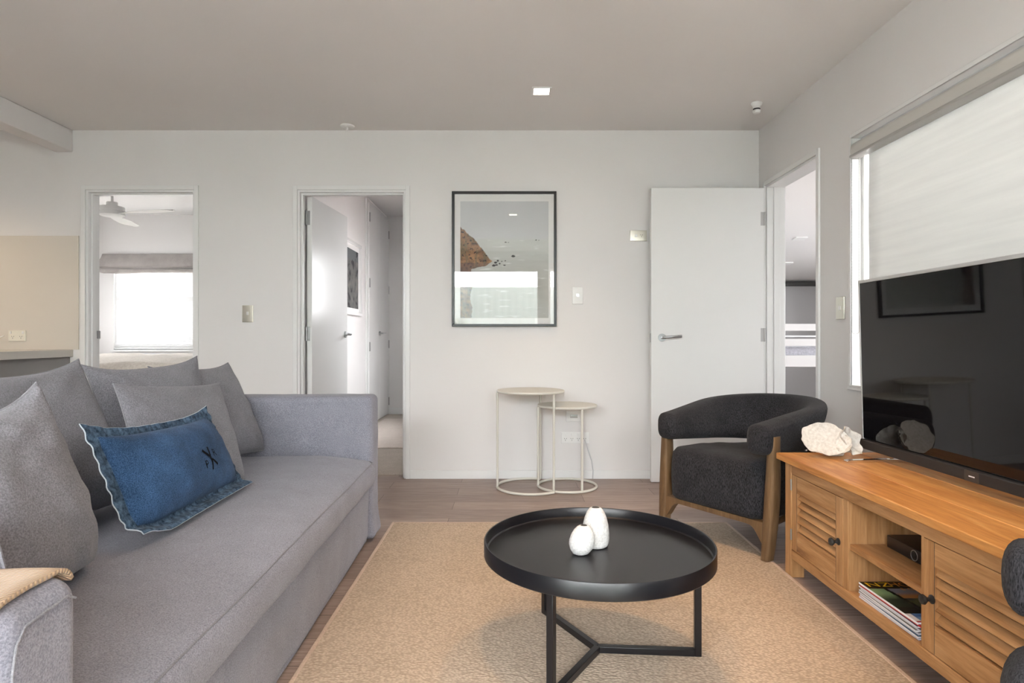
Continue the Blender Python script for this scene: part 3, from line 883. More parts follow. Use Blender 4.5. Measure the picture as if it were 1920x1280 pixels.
hr = MB(); hr.rbox(-1.50, -.52, 5.34, 7.28, .0065, .016, .004, (4,6,1))
tag(hr.build('runner_rug', M['runner'], smooth=True), 'cream runner rug on the hall carpet', 'rug')

# ------------------------------------------------------------------ bedroom
fan = thing('ceiling_fan', 'white three-bladed ceiling fan in the bedroom', 'fan', (-3.62, 5.55, 2.4))
fx, fy = -3.62, 5.55
fw_ = plain('fan_white', (.74,.73,.71,1), .4)
m = MB(); m.lathe([(.0,-.0005),(.06,-.0005),(.058,-.02),(.02,-.035),(.011,-.04),(.011,-.205),(.0,-.206)], (fx, fy, 2.4), 24); m.build('downrod', fw_, fan, smooth=True)
m = MB(); m.lathe([(.0,-.195),(.045,-.195),(.047,-.23),(.05,-.235),(.10,-.238),(.102,-.275),(.100,-.278),(.104,-.28),(.104,-.312),(.09,-.32),(.0,-.322)], (fx, fy, 2.4), 36); m.build('motor_housing', fw_, fan, smooth=True)
for k, a in enumerate((-15, 105, 225)):
    Mx = Matrix.Translation((fx, fy, 2.108)) @ Matrix.Rotation(math.radians(a), 4, 'Z')
    m = MB()
    def blade(i, j, Mx=Mx):
        t = i/24; x = .07 + .58*t
        w = .030 + .055*smooth01(.0, .45, t)
        w *= math.sqrt(max(0.0, 1 - max(0, (t-.80)/.2)**2)) if t > .8 else 1
        cy = .03*math.sin(t*2.2)
        ph = 2*PI*j/10
        yy = cy + w*math.cos(ph); zz = .005*math.sin(ph) + .012*math.cos(ph)*(1-t*.5) - .004
        return Mx @ Vector((x, yy, zz))
    m.grid(blade, 25, 10, closed_v=True); m.f.append(list(range(10))[::-1])
    m.build('blade', fw_, fan, smooth=True)
bed = thing('bed', 'bed with puffed cream covers in the bedroom, behind the sofa', 'bed', (-3.55, 6.0, 0))
m = MB(); m.box(-4.4, -2.65, 5.0, 7.0, .08, .36)
for (x, y) in ((-4.3, 5.1), (-2.75, 5.1), (-4.3, 6.9), (-2.75, 6.9)): m.box(x-.03, x+.03, y-.03, y+.03, .006, .08)
m.build('bed_base', M['cab'], bed, bevel=.004)
m = MB(); m.rbox(-4.4, -2.65, 5.0, 7.0, .36, .60, .05, (4,4,2)); m.build('mattress', M['whiteplastic'], bed, smooth=True)
m = MB(); m.rbox(-4.48, -2.57, 4.95, 6.95, .50, .795, .10, (26,26,3), 4,
    lambda p, n_: p + Vector((0,0,1))*(.030*nz(p.x*2.4, p.y*2.4, 1)+.010*nz(p.x*8, p.y*8, 2) if p.z > .6 else 0) - Vector((0,0,.02))*smooth01(5.6,4.95,p.y))
m.build('duvet', M['bedlinen'], bed, smooth=True, angle=80)

# ------------------------------------------------------------------ bunk room
bk = thing('bunk_bed', 'white slatted-rail bunk bed seen through the right doorway', 'bed', (3.0, 5.9, 0))
m = MB(); 
for (z0, z1) in ((1.037, 1.10), (.90, .965)): m.box(2.03, 4.0, 5.49, 5.515, z0, z1)
m.build('guard_rail', M['bunkwhite'], bk, bevel=.003)
m = MB(); m.box(2.03, 4.0, 5.48, 5.515, .713, .816); m.box(2.03, 4.0, 6.38, 6.41, .713, .816); m.box(2.03, 2.06, 5.515, 6.38, .713, .816); m.box(3.97, 4.0, 5.515, 6.38, .713, .816); m.build('bed_frame', M['bunkwhite'], bk, bevel=.003)
for (x, y) in ((1.99, 5.50), (4.03, 5.50), (1.99, 6.39), (4.03, 6.39)):
    m = MB(); m.box(x-.04, x+.04, y-.035, y+.035, 0, 1.12); m.build('post', M['bunkwhite'], bk, bevel=.004)
m = MB(); m.box(2.03, 4.0, 6.385, 6.405, .985, 1.0); m.build('back_rail', M['bunkwhite'], bk, bevel=.003)
m = MB(); m.rbox(2.07, 3.96, 5.53, 6.37, .74, .895, .04, (16,8,2), 3, lambda p, n_: p + n_*.008*nz(p.x*9, p.y*9, p.z*9)); m.build('mattress', M['mattress'], bk, smooth=True, angle=80)
for (x, y, lab) in ((2.94, 6.2, 'slim ceiling light in the bunk room, nearer of two'), (3.21, 7.1, 'slim ceiling light in the bunk room, farther of two')):
    z = slope(x, y, 0).z
    m = MB(); Mx = Matrix.Translation((x, y, z-.006)) @ Matrix.Rotation(-math.atan((2.46-1.69)/4.9), 4, 'X')
    m.tbox(Mx, .12, .09, .012)
    tag(m.build('ceiling_panel_light', M['whiteplastic'], bevel=.002), lab, 'ceiling light')
m = MB(); m.box(XR+T+.002, 4.77, 7.86, 7.998, 1.655, 1.695)  # dark strip painted in for the shadow gap under the sloping ceiling
tag(m.build('shadow_gap_strip', M['rubber_and_shade']), 'dark strip standing for the shadow gap at the top of the bunk room end wall', 'rail', kind='structure')

# ------------------------------------------------------------------ rug
m = MB(); m.rbox(-.604, 1.113, .35, 3.165, .001, .010, .004, (6,8,1)); rug = m.build('area_rug', M['rug'], smooth=True)
tag(rug, 'large beige sisal rug on the plank floor', 'rug')
m = MB()
for (x0, x1, y0, y1) in ((-.616, -.600, .34, 3.177), (1.111, 1.127, .34, 3.177), (-.600, 1.111, 3.161, 3.177), (-.600, 1.111, .34, .356)):
    m.rbox(x0, x1, y0, y1, .0005, .0112, .004, (1,1,1))
m.build('binding', M['rugedge'], rug, smooth=True)

# ------------------------------------------------------------------ nested tables
def arcpts(c, r, a0, a1, n, z):
    return [(c[0]+r*math.cos(math.radians(a0+(a1-a0)*k/n)), c[1]+r*math.sin(math.radians(a0+(a1-a0)*k/n)), z) for k in range(n+1)]
def side_table(label, c, rt, rr, z, legs, arc):
    r = thing('nesting_table', label, 'side table', (c[0], c[1], 0), group='nested side tables by the wall')
    m = MB(); m.lathe([(.0, z-.016), (rt-.006, z-.016), (rt-.001, z-.012), (rt, z-.006), (rt-.002, z-.001), (rt-.006, z), (.0, z)], (c[0], c[1], 0), 72)
    m.build('tabletop', M['nest'], r, smooth=True, angle=60)
    m = MB()
    if arc is None: m.tube(arcpts(c, rr, 0, 355, 71, .0085), .0080, 10, closed=True)
    else: m.tube(arcpts(c, rr, arc[0], arc[1], 60, .0085), .0080, 10)
    m.build('base_ring', M['nest'], r, smooth=True)
    for a in legs:
        x = c[0]+rr*math.cos(math.radians(a)); y = c[1]+rr*math.sin(math.radians(a))
        m = MB(); m.cyl((x, y, .010), (x, y, z-.0155), .0075, 12); m.build('leg', M['nest'], r, smooth=True)
side_table('taller cream round nesting table by the back wall', (.131, 3.962), .220, .216, .633, (187, 310, 70), (70, 310))
side_table('shorter cream round nesting table tucked under the taller one', (.370, 3.985), .194, .190, .537, (183, 294, 52), None)

# ------------------------------------------------------------------ coffee table and vases
cx, cy = .265, 1.855; zr = .356; R_ = .345
ct = thing('coffee_table', 'round black metal tray coffee table on the rug', 'coffee table', (cx, cy, .0105))
m = MB()
m.lathe([(.0, zr-.047), (R_-.003, zr-.047), (R_, zr-.044), (R_, zr-.002), (R_-.0015, zr), (R_-.0045, zr), (R_-.006, zr-.002), (R_-.008, zr-.030), (R_-.012, zr-.034), (.0, zr-.034)], (cx, cy, 0), 128)
m.build('tray_top', M['black'], ct, smooth=True, angle=40)
hs = .0095; zf = .0115
for a in (-4, 119, 238):
    Mx = Matrix.Translation((cx, cy, 0)) @ Matrix.Rotation(math.radians(a), 4, 'Z')
    m = MB(); m.tbox(Mx @ Matrix.Translation((.298, 0, (zf+zr-.047)/2)), .02, .02, zr-.047-zf); m.build('leg', M['black'], ct, bevel=.0015)
    m = MB(); m.tbox(Mx @ Matrix.Translation((.145, 0, zf+.010)), .286, .0198, .020); m.build('foot_bar', M['black'], ct, bevel=.0015)
zt = zr-.0338
def vase(label, c, prof, lean=(0,0), sq=(1,1), rot=0):
    m = MB(); n = 40
    def fn(i, j):
        a = 2*PI*i/n; r, z = prof[j]
        k = 1 + .05*math.cos(2*a+rot)*smooth01(.0,.02,z)
        return Vector((c[0] + r*k*math.cos(a)*sq[0] + lean[0]*z, c[1] + r*k*math.sin(a)*sq[1] + lean[1]*z, zt + z))
    m.grid(fn, n, len(prof), closed_u=True)
    r = thing('bud_vase', label, 'vase', (c[0], c[1], zt))
    m.build('vase_body', M['stone'], r, smooth=True, angle=70)
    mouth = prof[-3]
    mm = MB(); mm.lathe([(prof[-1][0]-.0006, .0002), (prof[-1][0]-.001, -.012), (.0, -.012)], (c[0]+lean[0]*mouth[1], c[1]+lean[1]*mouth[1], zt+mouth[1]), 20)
    mm.build('vase_mouth_shade', M['rubber_and_shade'], r)  # dark liner paints the shade inside the mouth
vase('taller white speckled egg-shaped vase on the coffee table', (.263, 1.885),
     [(.0,.0005),(.031,.0005),(.0365,.004),(.0390,.012),(.0398,.025),(.0395,.045),(.037,.068),(.0325,.088),(.026,.105),(.0195,.1150),(.0145,.1192),(.0130,.1200),(.0118,.1188),(.0116,.106)])
vase('shorter white pebble-shaped vase in front of the taller one', (.208, 1.815),
     [(.0,.0005),(.016,.0005),(.024,.004),(.032,.016),(.0362,.030),(.0365,.042),(.033,.058),(.0265,.072),(.0185,.0815),(.0125,.0852),(.0110,.0858),(.0100,.0846),(.0098,.074)], (.12, 0), (1.0, .88), .8)

# ------------------------------------------------------------------ console
XF = 1.130
con = thing('media_console', 'teak media console with louvred doors under the television', 'cabinet', (1.34, 1.83, 0))
Y0, Y1 = 1.205, 2.512; XBk = 1.575
m = MB()
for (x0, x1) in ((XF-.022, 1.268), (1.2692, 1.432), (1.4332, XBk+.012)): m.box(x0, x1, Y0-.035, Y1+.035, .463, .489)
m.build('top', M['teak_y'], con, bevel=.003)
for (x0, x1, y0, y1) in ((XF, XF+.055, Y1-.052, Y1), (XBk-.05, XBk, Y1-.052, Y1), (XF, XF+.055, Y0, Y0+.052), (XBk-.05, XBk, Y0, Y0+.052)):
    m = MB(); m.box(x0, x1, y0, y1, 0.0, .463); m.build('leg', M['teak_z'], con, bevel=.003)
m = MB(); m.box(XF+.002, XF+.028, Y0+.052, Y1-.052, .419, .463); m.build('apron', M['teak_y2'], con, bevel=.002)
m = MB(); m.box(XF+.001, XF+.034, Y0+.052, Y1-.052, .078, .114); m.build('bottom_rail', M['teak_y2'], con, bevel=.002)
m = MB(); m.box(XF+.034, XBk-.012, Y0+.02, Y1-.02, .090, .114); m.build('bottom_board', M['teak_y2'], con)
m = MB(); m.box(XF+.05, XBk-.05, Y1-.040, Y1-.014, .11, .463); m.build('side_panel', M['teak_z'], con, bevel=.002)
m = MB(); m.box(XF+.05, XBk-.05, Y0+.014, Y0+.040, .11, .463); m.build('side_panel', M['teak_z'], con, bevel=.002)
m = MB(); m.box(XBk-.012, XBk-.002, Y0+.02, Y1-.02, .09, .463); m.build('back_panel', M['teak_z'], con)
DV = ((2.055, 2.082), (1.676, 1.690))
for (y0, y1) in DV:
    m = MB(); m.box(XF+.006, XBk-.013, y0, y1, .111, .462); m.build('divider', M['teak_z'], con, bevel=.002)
m = MB(); m.box(XF+.012, XBk-.013, 1.6905, 2.0545, .252, .272); m.build('shelf', M['teak_y2'], con, bevel=.002)
def louvre_door(y0, y1, knob_y, hinge_y):
    m = MB(); st = .042; xf, xb = XF+.003, XF+.025
    solid_cells(m, [xf, xb], [y0, y0+st, y1-st, y1], [.117, .196, .352, .417], lambda i, j, k: not (j == 1 and k == 1))
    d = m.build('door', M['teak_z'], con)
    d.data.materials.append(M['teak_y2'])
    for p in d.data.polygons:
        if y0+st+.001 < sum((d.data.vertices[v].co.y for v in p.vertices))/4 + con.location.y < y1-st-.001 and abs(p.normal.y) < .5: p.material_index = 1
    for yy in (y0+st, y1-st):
        q_ = MB(); q_.box(xf-.0004, xf+.0004, yy-.0006, yy+.0006, .117, .417); q_.build('door_joint', M['rubber_and_shade'], d)
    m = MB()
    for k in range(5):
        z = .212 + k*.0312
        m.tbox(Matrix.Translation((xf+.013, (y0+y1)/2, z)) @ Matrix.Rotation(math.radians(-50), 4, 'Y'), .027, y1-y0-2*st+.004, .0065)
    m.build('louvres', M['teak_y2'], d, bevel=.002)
    m = MB(); kz = .262
    Mk = Matrix.Translation((XF+.003, knob_y, kz)) @ Matrix.Rotation(-PI/2, 4, 'Y')
    k = MB(); k.lathe([(.0,0),(.012,0),(.012,.003),(.006,.006),(.005,.014),(.010,.019),(.0135,.024),(.012,.030),(.0,.033)], (0,0,0), 24)
    m.add([Mk @ p for p in k.v], k.f); m.build('knob', M['blackmat'], d, smooth=True)
    for z in (.375, .175):
        m = MB(); m.tube([(XF+.001, hinge_y, z-.022), (XF+.001, hinge_y, z+.022)], .0035, 8); m.build('hinge', M['hinge'], d)
louvre_door(2.084, 2.458, 2.108, 2.4605)
louvre_door(1.30, 1.674, 1.640, 1.297)
m = MB(); m.box(XF+.003, XF+.028, Y0+.052, 1.298, .115, .419); m.build('end_stile', M['teak_z'], con)

# coral on the console
def coral():
    r = thing('coral', 'white ruffled piece of coral on the near left corner of the console', 'ornament', (1.25, 2.44, .489))
    def lobe(name, M4, R, rx, ry, ph, ruff, cup):
        m = MB(); nu, nv = 72, 14
        def fn(side):
            def g_(i, j):
                a = 2*PI*i/nu; t = j/(nv-1)
                e = 1 + .030*math.sin(5*a+ph) + .022*math.sin(9*a+2*ph) + .010*math.sin(17*a)
                rr = R*t*e
                z = cup*(t**2)*R + ruff*R*(t**3)*(.6*math.sin(4*a+ph)+.5*math.sin(7*a+1.3*ph)) + .0010*nz(rr*60*math.cos(a), rr*60*math.sin(a), ph)
                th = (.010*(1-t)+.0035)*side
                return M4 @ Vector((rr*rx*math.cos(a), rr*ry*math.sin(a), z+th))
            return g_
        f1 = fn(.5); f2 = fn(-.5)
        n2 = nv*2
        m.grid(lambda i, j: f1(i, j) if j < nv else f2(i, n2-1-j), nu, n2, closed_u=True)
        m.build(name, M['coral'], r, smooth=True, angle=80)
    # main dish leans back and faces the room
    A = Matrix.Translation((1.262, 2.455, .555)) @ Matrix.Rotation(math.radians(-18), 4, 'Z') @ Matrix.Rotation(math.radians(62), 4, 'X') @ Matrix.Rotation(math.radians(-8), 4, 'Z')
    lobe('coral_plate', A, .080, 1.10, .84, .9, .06, .22)
    B = Matrix.Translation((1.352, 2.455, .548)) @ Matrix.Rotation(math.radians(28), 4, 'Z') @ Matrix.Rotation(math.radians(70), 4, 'X') @ Matrix.Rotation(math.radians(35), 4, 'Z')
    lobe('coral_frond', B, .060, .80, 1.02, 2.4, .16, .40)
    C_ = Matrix.Translation((1.325, 2.425, .540)) @ Matrix.Rotation(math.radians(-35), 4, 'Z') @ Matrix.Rotation(math.radians(60), 4, 'X')
    lobe('coral_frond', C_, .040, .75, .95, 4.1, .14, .40)
    m = MB(); m.rbox(1.265, 1.345, 2.445, 2.50, .4895, .53, .016, (5,4,2), 3, lambda p, n_: p + n_*.004*nz(p.x*60, p.y*60, p.z*60)); m.build('coral_base', M['coral'], r, smooth=True)
coral()

# television (leans forward 1.5 degrees)
TY0, TY1 = 1.275, 2.494
TVM = Matrix.Translation((1.440, 0, .545)) @ Matrix.Rotation(math.radians(-1.5), 4, 'Y')
tv = thing('television', 'large black flat television standing on the teak console', 'television', (1.45, (TY0+TY1)/2, .489))
def tvbox(x0, x1, y0, y1, z0, z1):
    k = MB().box(x0, x1, y0, y1, z0, z1); return [TVM @ p for p in k.v], k.f
m = MB(); m.add(*tvbox(.0015, .030, TY0, TY1, .012, .648)); m.build('tv_body', M['blackmat'], tv, bevel=.003)
m = MB(); m.add(*tvbox(.0, .0014, TY0+.006, TY1-.005, .016, .642)); m.build('screen', M['screen'], tv)
m = MB()
m.add(*tvbox(-.002, .032, TY1-.0045, TY1+.003, .010, .655)); m.add(*tvbox(-.002, .032, TY0-.003, TY0+.0045, .010, .655)); m.add(*tvbox(-.002, .032, TY0+.005, TY1-.005, .6425, .655))
m.build('bezel', M['silver'], tv, bevel=.001)
m = MB(); m.add(*tvbox(-.016, .030, TY0-.004, TY1+.006, -.026, .0095)); sb = m.build('sound_bar', plain('sound_bar_cloth', (.018,.015,.014,1), .75), tv, bevel=.003)
m = MB(); m.add(*tvbox(-.0172, -.016, 1.855, 1.915, -.025, .0085)); m.build('sound_bar_badge', plain('badge_gloss', (.03,.026,.024,1), .4), sb)
m = MB(); m.add(*tvbox(-.0180, -.0172, 1.872, 1.896, -.0100, -.0066)); m.build('badge_mark', M['whiteink'], sb)
m = MB(); m.rbox(1.47, 1.50, 1.40, 2.36, .60, 1.05, .012, (2,2,2)); m.build('rear_housing', M['blackmat'], tv, smooth=True)
for y in (2.345, 1.42):
    m = MB()
    m.prism([(1.285, 0), (1.285, .006), (1.30, .0085), (1.46, .013), (1.56, .0085), (1.575, .0)], lambda a, bb, d: Vector((a, d, .4895+bb)), y-.012, y+.012)
    m.box(1.450, 1.466, y-.010, y+.010, .500, .60)
    m.build('foot', M['polished'], tv, bevel=.001)

# set-top box
sx, sy0, sy1 = 1.245, 1.745, 2.02
st = thing('set_top_box', 'black set-top box with a silver ring on the console shelf', 'set-top box', (1.32, 1.88, .272))
m = MB(); m.rbox(sx, 1.44, sy0, sy1, .2745, .315, .003, (1,1,1)); m.build('case', M['black'], st, smooth=True)
m = MB(); m.tube([(sx-.0006, 1.882+.0155*math.cos(2*PI*k/32), .294+.0155*math.sin(2*PI*k/32)) for k in range(32)], .0013, 8, closed=True); m.build('ring', M['chrome'], st, smooth=True)
m = MB(); m.tube([(sx-.0002, 1.882, .294), (sx-.0015, 1.882, .294)], .009, 20); m.build('button', M['blackmat'], st, smooth=True)
for (x, y) in ((sx+.03, sy0+.03), (sx+.03, sy1-.03), (1.41, sy0+.03), (1.41, sy1-.03)):
    m = MB(); m.cyl((x, y, .2722), (x, y, .2748), .008, 12); m.build('foot', M['rubber_and_shade'], st)

# text as mesh
def text_mesh(s, size=1.0):
    cu = bpy.data.curves.new('txt', 'FONT'); cu.body = s; cu.size = size; cu.resolution_u = 3
    ob = bpy.data.objects.new('txt', cu); COL.objects.link(ob)
    dg = bpy.context.evaluated_depsgraph_get(); dg.update()
    me = ob.evaluated_get(dg).to_mesh()
    vs = [v.co.copy() for v in me.vertices]; fs = [list(p.vertices) for p in me.polygons]
    ob.evaluated_get(dg).to_mesh_clear()
    bpy.data.objects.remove(ob); bpy.data.curves.remove(cu)
    return vs, fs

# magazines: spine faces the room, head of the page points away from the camera
def cover_top(u, v):
    # u across the page from the spine, v up the page
    n = fbm(u*4, v*5, 4)
    if v > .80: return L3(16, 14, 13)
    if v < .20:
        if u < .08: return L3(150, 30, 30) if v < .03 else L3(200, 200, 205)
        return L3(28, 60, 130).lerp(L3(130, 170, 210), max(0, min(1, .2+n*2))) if v > .06 else L3(150, 152, 156)
    if abs(u-.30+.18*(v-.5)) < .025: return L3(14, 13, 13)
    if u < .28: return L3(120, 150, 110).lerp(L3(40, 52, 44), smooth01(.70, .50, v)) if v > .34 else L3(26, 28, 26)
    if v > .56: return L3(120, 120, 130).lerp(L3(176, 116, 60), smooth01(.72, .60, v))
    return L3(70, 62, 74).lerp(L3(96, 104, 60), max(0, min(1, .4+n*2)))*smooth01(.2, .4, v)
MG = [  # bottom to top: thickness, y shift, x shift, spine colour, cover colours, label
 (.0070, .000, .002, (214,214,220), (150,40,50), 'white-spined magazine at the very bottom of the pile'),
 (.0060, -.003, .000, (226,226,232), (60,90,120), 'magazine with a white spine lying second from the bottom'),
 (.0065, .003, .003, (206,206,214), (40,50,60), 'magazine lying third from the bottom of the pile'),
 (.0060, .006, .001, (222,222,228), (110,110,100), 'magazine in the middle of the pile, fourth from the bottom'),
 (.0055, -.004, .004, (208,210,218), (90,70,60), 'magazine lying fourth from the top of the pile'),
 (.0060, .005, .002, (218,218,224), (50,60,90), 'magazine third from the top of the pile'),
 (.0055, -.006, .003, (190,44,46), (160,40,40), 'red-edged magazine directly under the topmost one'),
 (.0070, .000, .000, (230,230,234), None, 'topmost magazine with a dark cover and yellow title'),
]
zc = .1148
for k, (th, dy, dx, spc, cvc, lab) in enumerate(MG):
    rz = math.radians([.6, -.5, .8, -.9, .4, -.3, .9, .2][k])
    mag = thing('magazine', lab, 'magazine', (1.142+dx, 1.857+dy, zc), rz, group='magazines piled in the console')
    m = MB(); m.box(.002, .209, -.1425, .1425, .0006, th-.0006); m.build('pages', M['paper'], mag, local=True)
    spm = plain('magazine_spine', S(*spc), .35)
    m = MB(); m.box(.0, .0019, -.144, .144, .0003, th-.0003); m.build('spine', spm, mag, local=True)
    # thin printed marks along the spine
    if cvc is not None:
        cm = plain('magazine_cover', S(*cvc), .3)
        m = MB(); m.box(.0, .211, -.144, .144, th-.0005, th-.0001); m.box(.0, .211, -.144, .144, .0001, .0005); m.build('cover', cm, mag, local=True)
    else:
        m = MB()
        m.grid(lambda i, j: Vector((.211*i/60, -.144+.288*j/80, th-.0002)), 61, 81)
        o = m.build('cover', M['cover'], mag, local=True)
        at = o.data.color_attributes.new('Col', 'FLOAT_COLOR', 'POINT')
        for i in range(61):
            for j in range(81):
                c_ = cover_top(i/60, j/80); at.data[i*81+j].color = (c_.x, c_.y, c_.z, 1)
        for (txt, size, x, y, mt, sc) in (('NZ', .046, .008, .104, M['yellow'], 1.25), ('HOUSE', .046, .082, .104, M['orange'], .95), ('& GARDEN', .028, .098, .074, M['orange'], .9), ('Summer', .022, .075, -.112, M['whiteink'], 1)):
            vs, fs = text_mesh(txt, size)
            m = MB(); m.add([Vector((x+v.x*sc, y+v.y, th+.0002)) for v in vs], fs); m.build('cover_lettering', mt, o, local=True)
    zc += th + .0003

# ------------------------------------------------------------------ armchairs
def make_armchair(label):
    r = thing('armchair', label, 'armchair', (0,0,0), group='charcoal barrel armchairs')
    # seat body: D-shaped drum
    def plan(a, s):
        # superellipse-like outline, a from 0..2pi, front at -y
        ca, sa = math.cos(a), math.sin(a)
        n = 7.0 if sa < 0 else 2.4
        rx = .272; ry = .33
        k = (abs(ca)**n + abs(sa)**n)**(-1/n)
        x = rx*k*ca*s; y = ry*k*sa*s
        return x, y + .293
    m = MB()
    prof = [(.0,.157),(.80,.157),(.955,.160),(.99,.172),(1.0,.195),(1.008,.28),(1.0,.355),(.982,.388),(.94,.406),(.80,.416),(.5,.418),(.0,.418)]
    nu = 96
    def seat(i, j):
        a = 2*PI*i/nu; s, z = prof[j]
        x, y = plan(a, s)
        if z > .36: z -= .02*smooth01(.05, .5, y) 
        w = .004*nz(x*9, y*9, z*9)
        return Vector((x*(1+w), y, z + w))
    m.grid(seat, nu, len(prof), closed_u=True)
    m.build('seat', M['chairfab'], r, smooth=True, angle=80, local=True)
    # back roll: U sweep
    path = []
    for k in range(11): path.append((-.258, -.022 + .307*k/10))
    for k in range(1, 32):
        a = PI - PI*k/32
        path.append((.258*math.cos(a), .285 + .285*math.sin(a)))
    for k in range(11): path.append((.258, .285 - .307*k/10))
    N = len(path)
    acc = [0]
    for k in range(1, N): acc.append(acc[-1] + math.dist(path[k], path[k-1]))
    m = MB(); NS = 28
    def roll(i, j):
        t = acc[i]/acc[-1]; c_ = math.sin(PI*t)**1.1
        zb = .447 - .028*c_; ztp = .580 + .080*c_
        x, y = path[i]
        p0 = Vector(path[max(i-1, 0)]); p1 = Vector(path[min(i+1, N-1)])
        tn = (p1-p0).normalized(); nn = Vector((-tn.y, tn.x))   # outward is left of travel? path runs left-front -> back -> right-front
        a = 2*PI*j/NS; ca, sa = math.cos(a), math.sin(a)
        e = .62
        hx_ = .056; hz_ = (ztp-zb)/2
        u = hx_*math.copysign(abs(ca)**e, ca); w = hz_*math.copysign(abs(sa)**e, sa)
        # round the tips
        d = min(acc[i], acc[-1]-acc[i]); sh = 1
        u += nn.x*0
        lean = .045*c_*(w/hz_ if hz_ else 0)
        return Vector((x + nn.x*(u+lean), y + nn.y*(u+lean), (zb+ztp)/2 + w))
    m.grid(roll, N, NS, closed_v=True)
    # rounded end caps
    for end in (0, N-1):
        rows = []
        base = [roll(end, j) for j in range(NS)]
        cen = sum(base, Vector())/NS
        tip = Vector((0, -1, 0))
        K = 6
        o = len(m.v)
        for q in range(1, K+1):
            a = PI/2*q/K
            for p in base: m.v.append(cen + (p-cen)*max(math.cos(a), .02)**.8 + tip*.034*math.sin(a))
        idx0 = [end*NS + j for j in range(NS)]
        prev = idx0
        for q in range(K):
            cur = [o + q*NS + j for j in range(NS)]
            for j in range(NS):
                f = [prev[j], prev[(j+1) % NS], cur[(j+1) % NS], cur[j]]
                m.f.append(f if end else f[::-1])
            prev = cur
        m.f.append(prev if end else prev[::-1])
    m.build('backrest', M['chairfab'], r, smooth=True, angle=80, local=True)
    # front legs with a curved bracket into the front rail
    for sx_ in (-1, 1):
        m = MB()
        def legf(i, j, sx_=sx_):
            t = i/16; z = .53*t
            x = sx_*(.289 + .010*t + .003*math.sin(t*PI)) ; y = -.012 + .032*t + .008*math.sin(t*PI)
            hw = .019 + .006*math.sin(PI*min(1, t*1.15)); hd = .027 + .004*math.sin(PI*t)
            a = 2*PI*j/16; ca, sa = math.cos(a), math.sin(a)
            return Vector((x + hw*math.copysign(abs(ca)**.45, ca), y + hd*math.copysign(abs(sa)**.45, sa), z))
        m.grid(legf, 17, 16, closed_v=True); m.f.append(list(range(16))[::-1]); m.f.append([16*16+j for j in range(16)])
        m.build('front_leg', M['chairwood'], r, smooth=True, angle=50, local=True)
    m = MB()
    def rail(i, j):
        t = -1 + 2*i/48; x = .286*t
        e = smooth01(.62, 1.0, abs(t))
        zt_ = .157; zb_ = .134 - .085*e**2.2
        a = 2*PI*j/8
        q = [( -.019, 1), (-.019, 0), (-.012, -.0), (.012, -.0), (.019, 0), (.019, 1), (.01, 1), (-.01, 1)][j]
        z = zt_ if q[1] else zb_
        return Vector((x, .0 + q[0], z))
    m.grid(rail, 49, 8, closed_v=True); m.f.append(list(range(8))); m.f.append([48*8+j for j in range(8)][::-1])
    m.build('front_rail', M['chairwood'], r, smooth=True, angle=40, local=True)
    for sx_ in (-1, 1):
        m = MB(); m.tube([(sx_*.17, .52, 0), (sx_*.172, .535, .25), (sx_*.172, .535, .46)], [.017, .022, .02], 14); m.build('rear_leg', M['chairwood'], r, smooth=True, local=True)
        m = MB(); m.tube([(sx_*.275, .02, .140), (sx_*.24, .25, .140), (sx_*.17, .52, .140)], .014, 10); m.build('side_rail', M['chairwood'], r, smooth=True, local=True)
    return r
A1 = Matrix.Translation((.955, 2.875, .0115)) @ Matrix.Rotation(math.radians(-56.3), 4, 'Z')
arm = make_armchair('charcoal armchair with wooden legs between the open door and the console')
arm.matrix_basis = A1
A2 = Matrix.Translation((.797, .904, .0115)) @ Matrix.Rotation(math.radians(-129), 4, 'Z')
dup(arm, A2, 'charcoal armchair mostly cut off at the bottom right corner of the photo')

# ------------------------------------------------------------------ sofa
SA = math.radians(1.5)
SM = Matrix.Translation((-.652, 3.045, 0)) @ Matrix.Rotation(SA, 4, 'Z')
sofa = thing('sofa', 'grey linen slipcovered sofa along the left side of the rug', 'sofa', (-.652, 3.045, 0), SA)
LEN = 2.335
def crumple(p, n_, a=.004, f=6):
    return p + n_*(a*nz(p.x*f, p.y*f, p.z*f) + a*.5*nz(p.x*f*2.7+5, p.y*f*2.7, p.z*f*2.7))
def armdisp(y_out):
    def d(p, n_):
        p = crumple(p, n_, .0035, 5)
        # slipcover flares at the hem
        fl_ = smooth01(.16, .0, p.z)
        if n_.x > .3: p.x += .016*fl_*(1 + .8*nz(p.y*16, 1, 1))
        if abs(n_.y) > .3: p.y += math.copysign(.010, n_.y)*fl_
        # soft crown
        return p
    return d
m = MB(); m.rbox(-.95, -.004, -.165, 0, .013, .692, .030, (14,4,12), 4, armdisp(0)); m.build('arm', M['sofa'], sofa, smooth=True, angle=80, local=True)
m = MB(); m.rbox(-.95, -.004, -LEN, -LEN+.150, .013, .637, .036, (14,5,12), 4, armdisp(1)); nearm = m.build('arm', M['sofa'], sofa, smooth=True, angle=80, local=True)
m = MB(); m.rbox(-.97, -.87, -LEN+.152, -.167, .006, .73, .04, (2,20,8), 4, lambda p, n_: crumple(p, n_, .004, 5)); m.build('backrest', M['sofa'], sofa, smooth=True, angle=80, local=True)
def skirt(p, n_):
    p = crumple(p, n_, .003, 4)
    if n_.x > .3:
        f_ = smooth01(.27, .0, p.z)
        p.x += f_*(.008*nz(p.y*5, 2, 2) - .004) 
        p.z += (.010*nz(p.y*3, 7, 7) + .012)*smooth01(.1, .0, p.z)
    return p
m = MB(); m.rbox(-.868, -.016, -LEN+.151, -.166, .014, .276, .016, (3,60,10), 3, skirt); m.build('skirt', M['sofa'], sofa, smooth=True, angle=80, local=True)
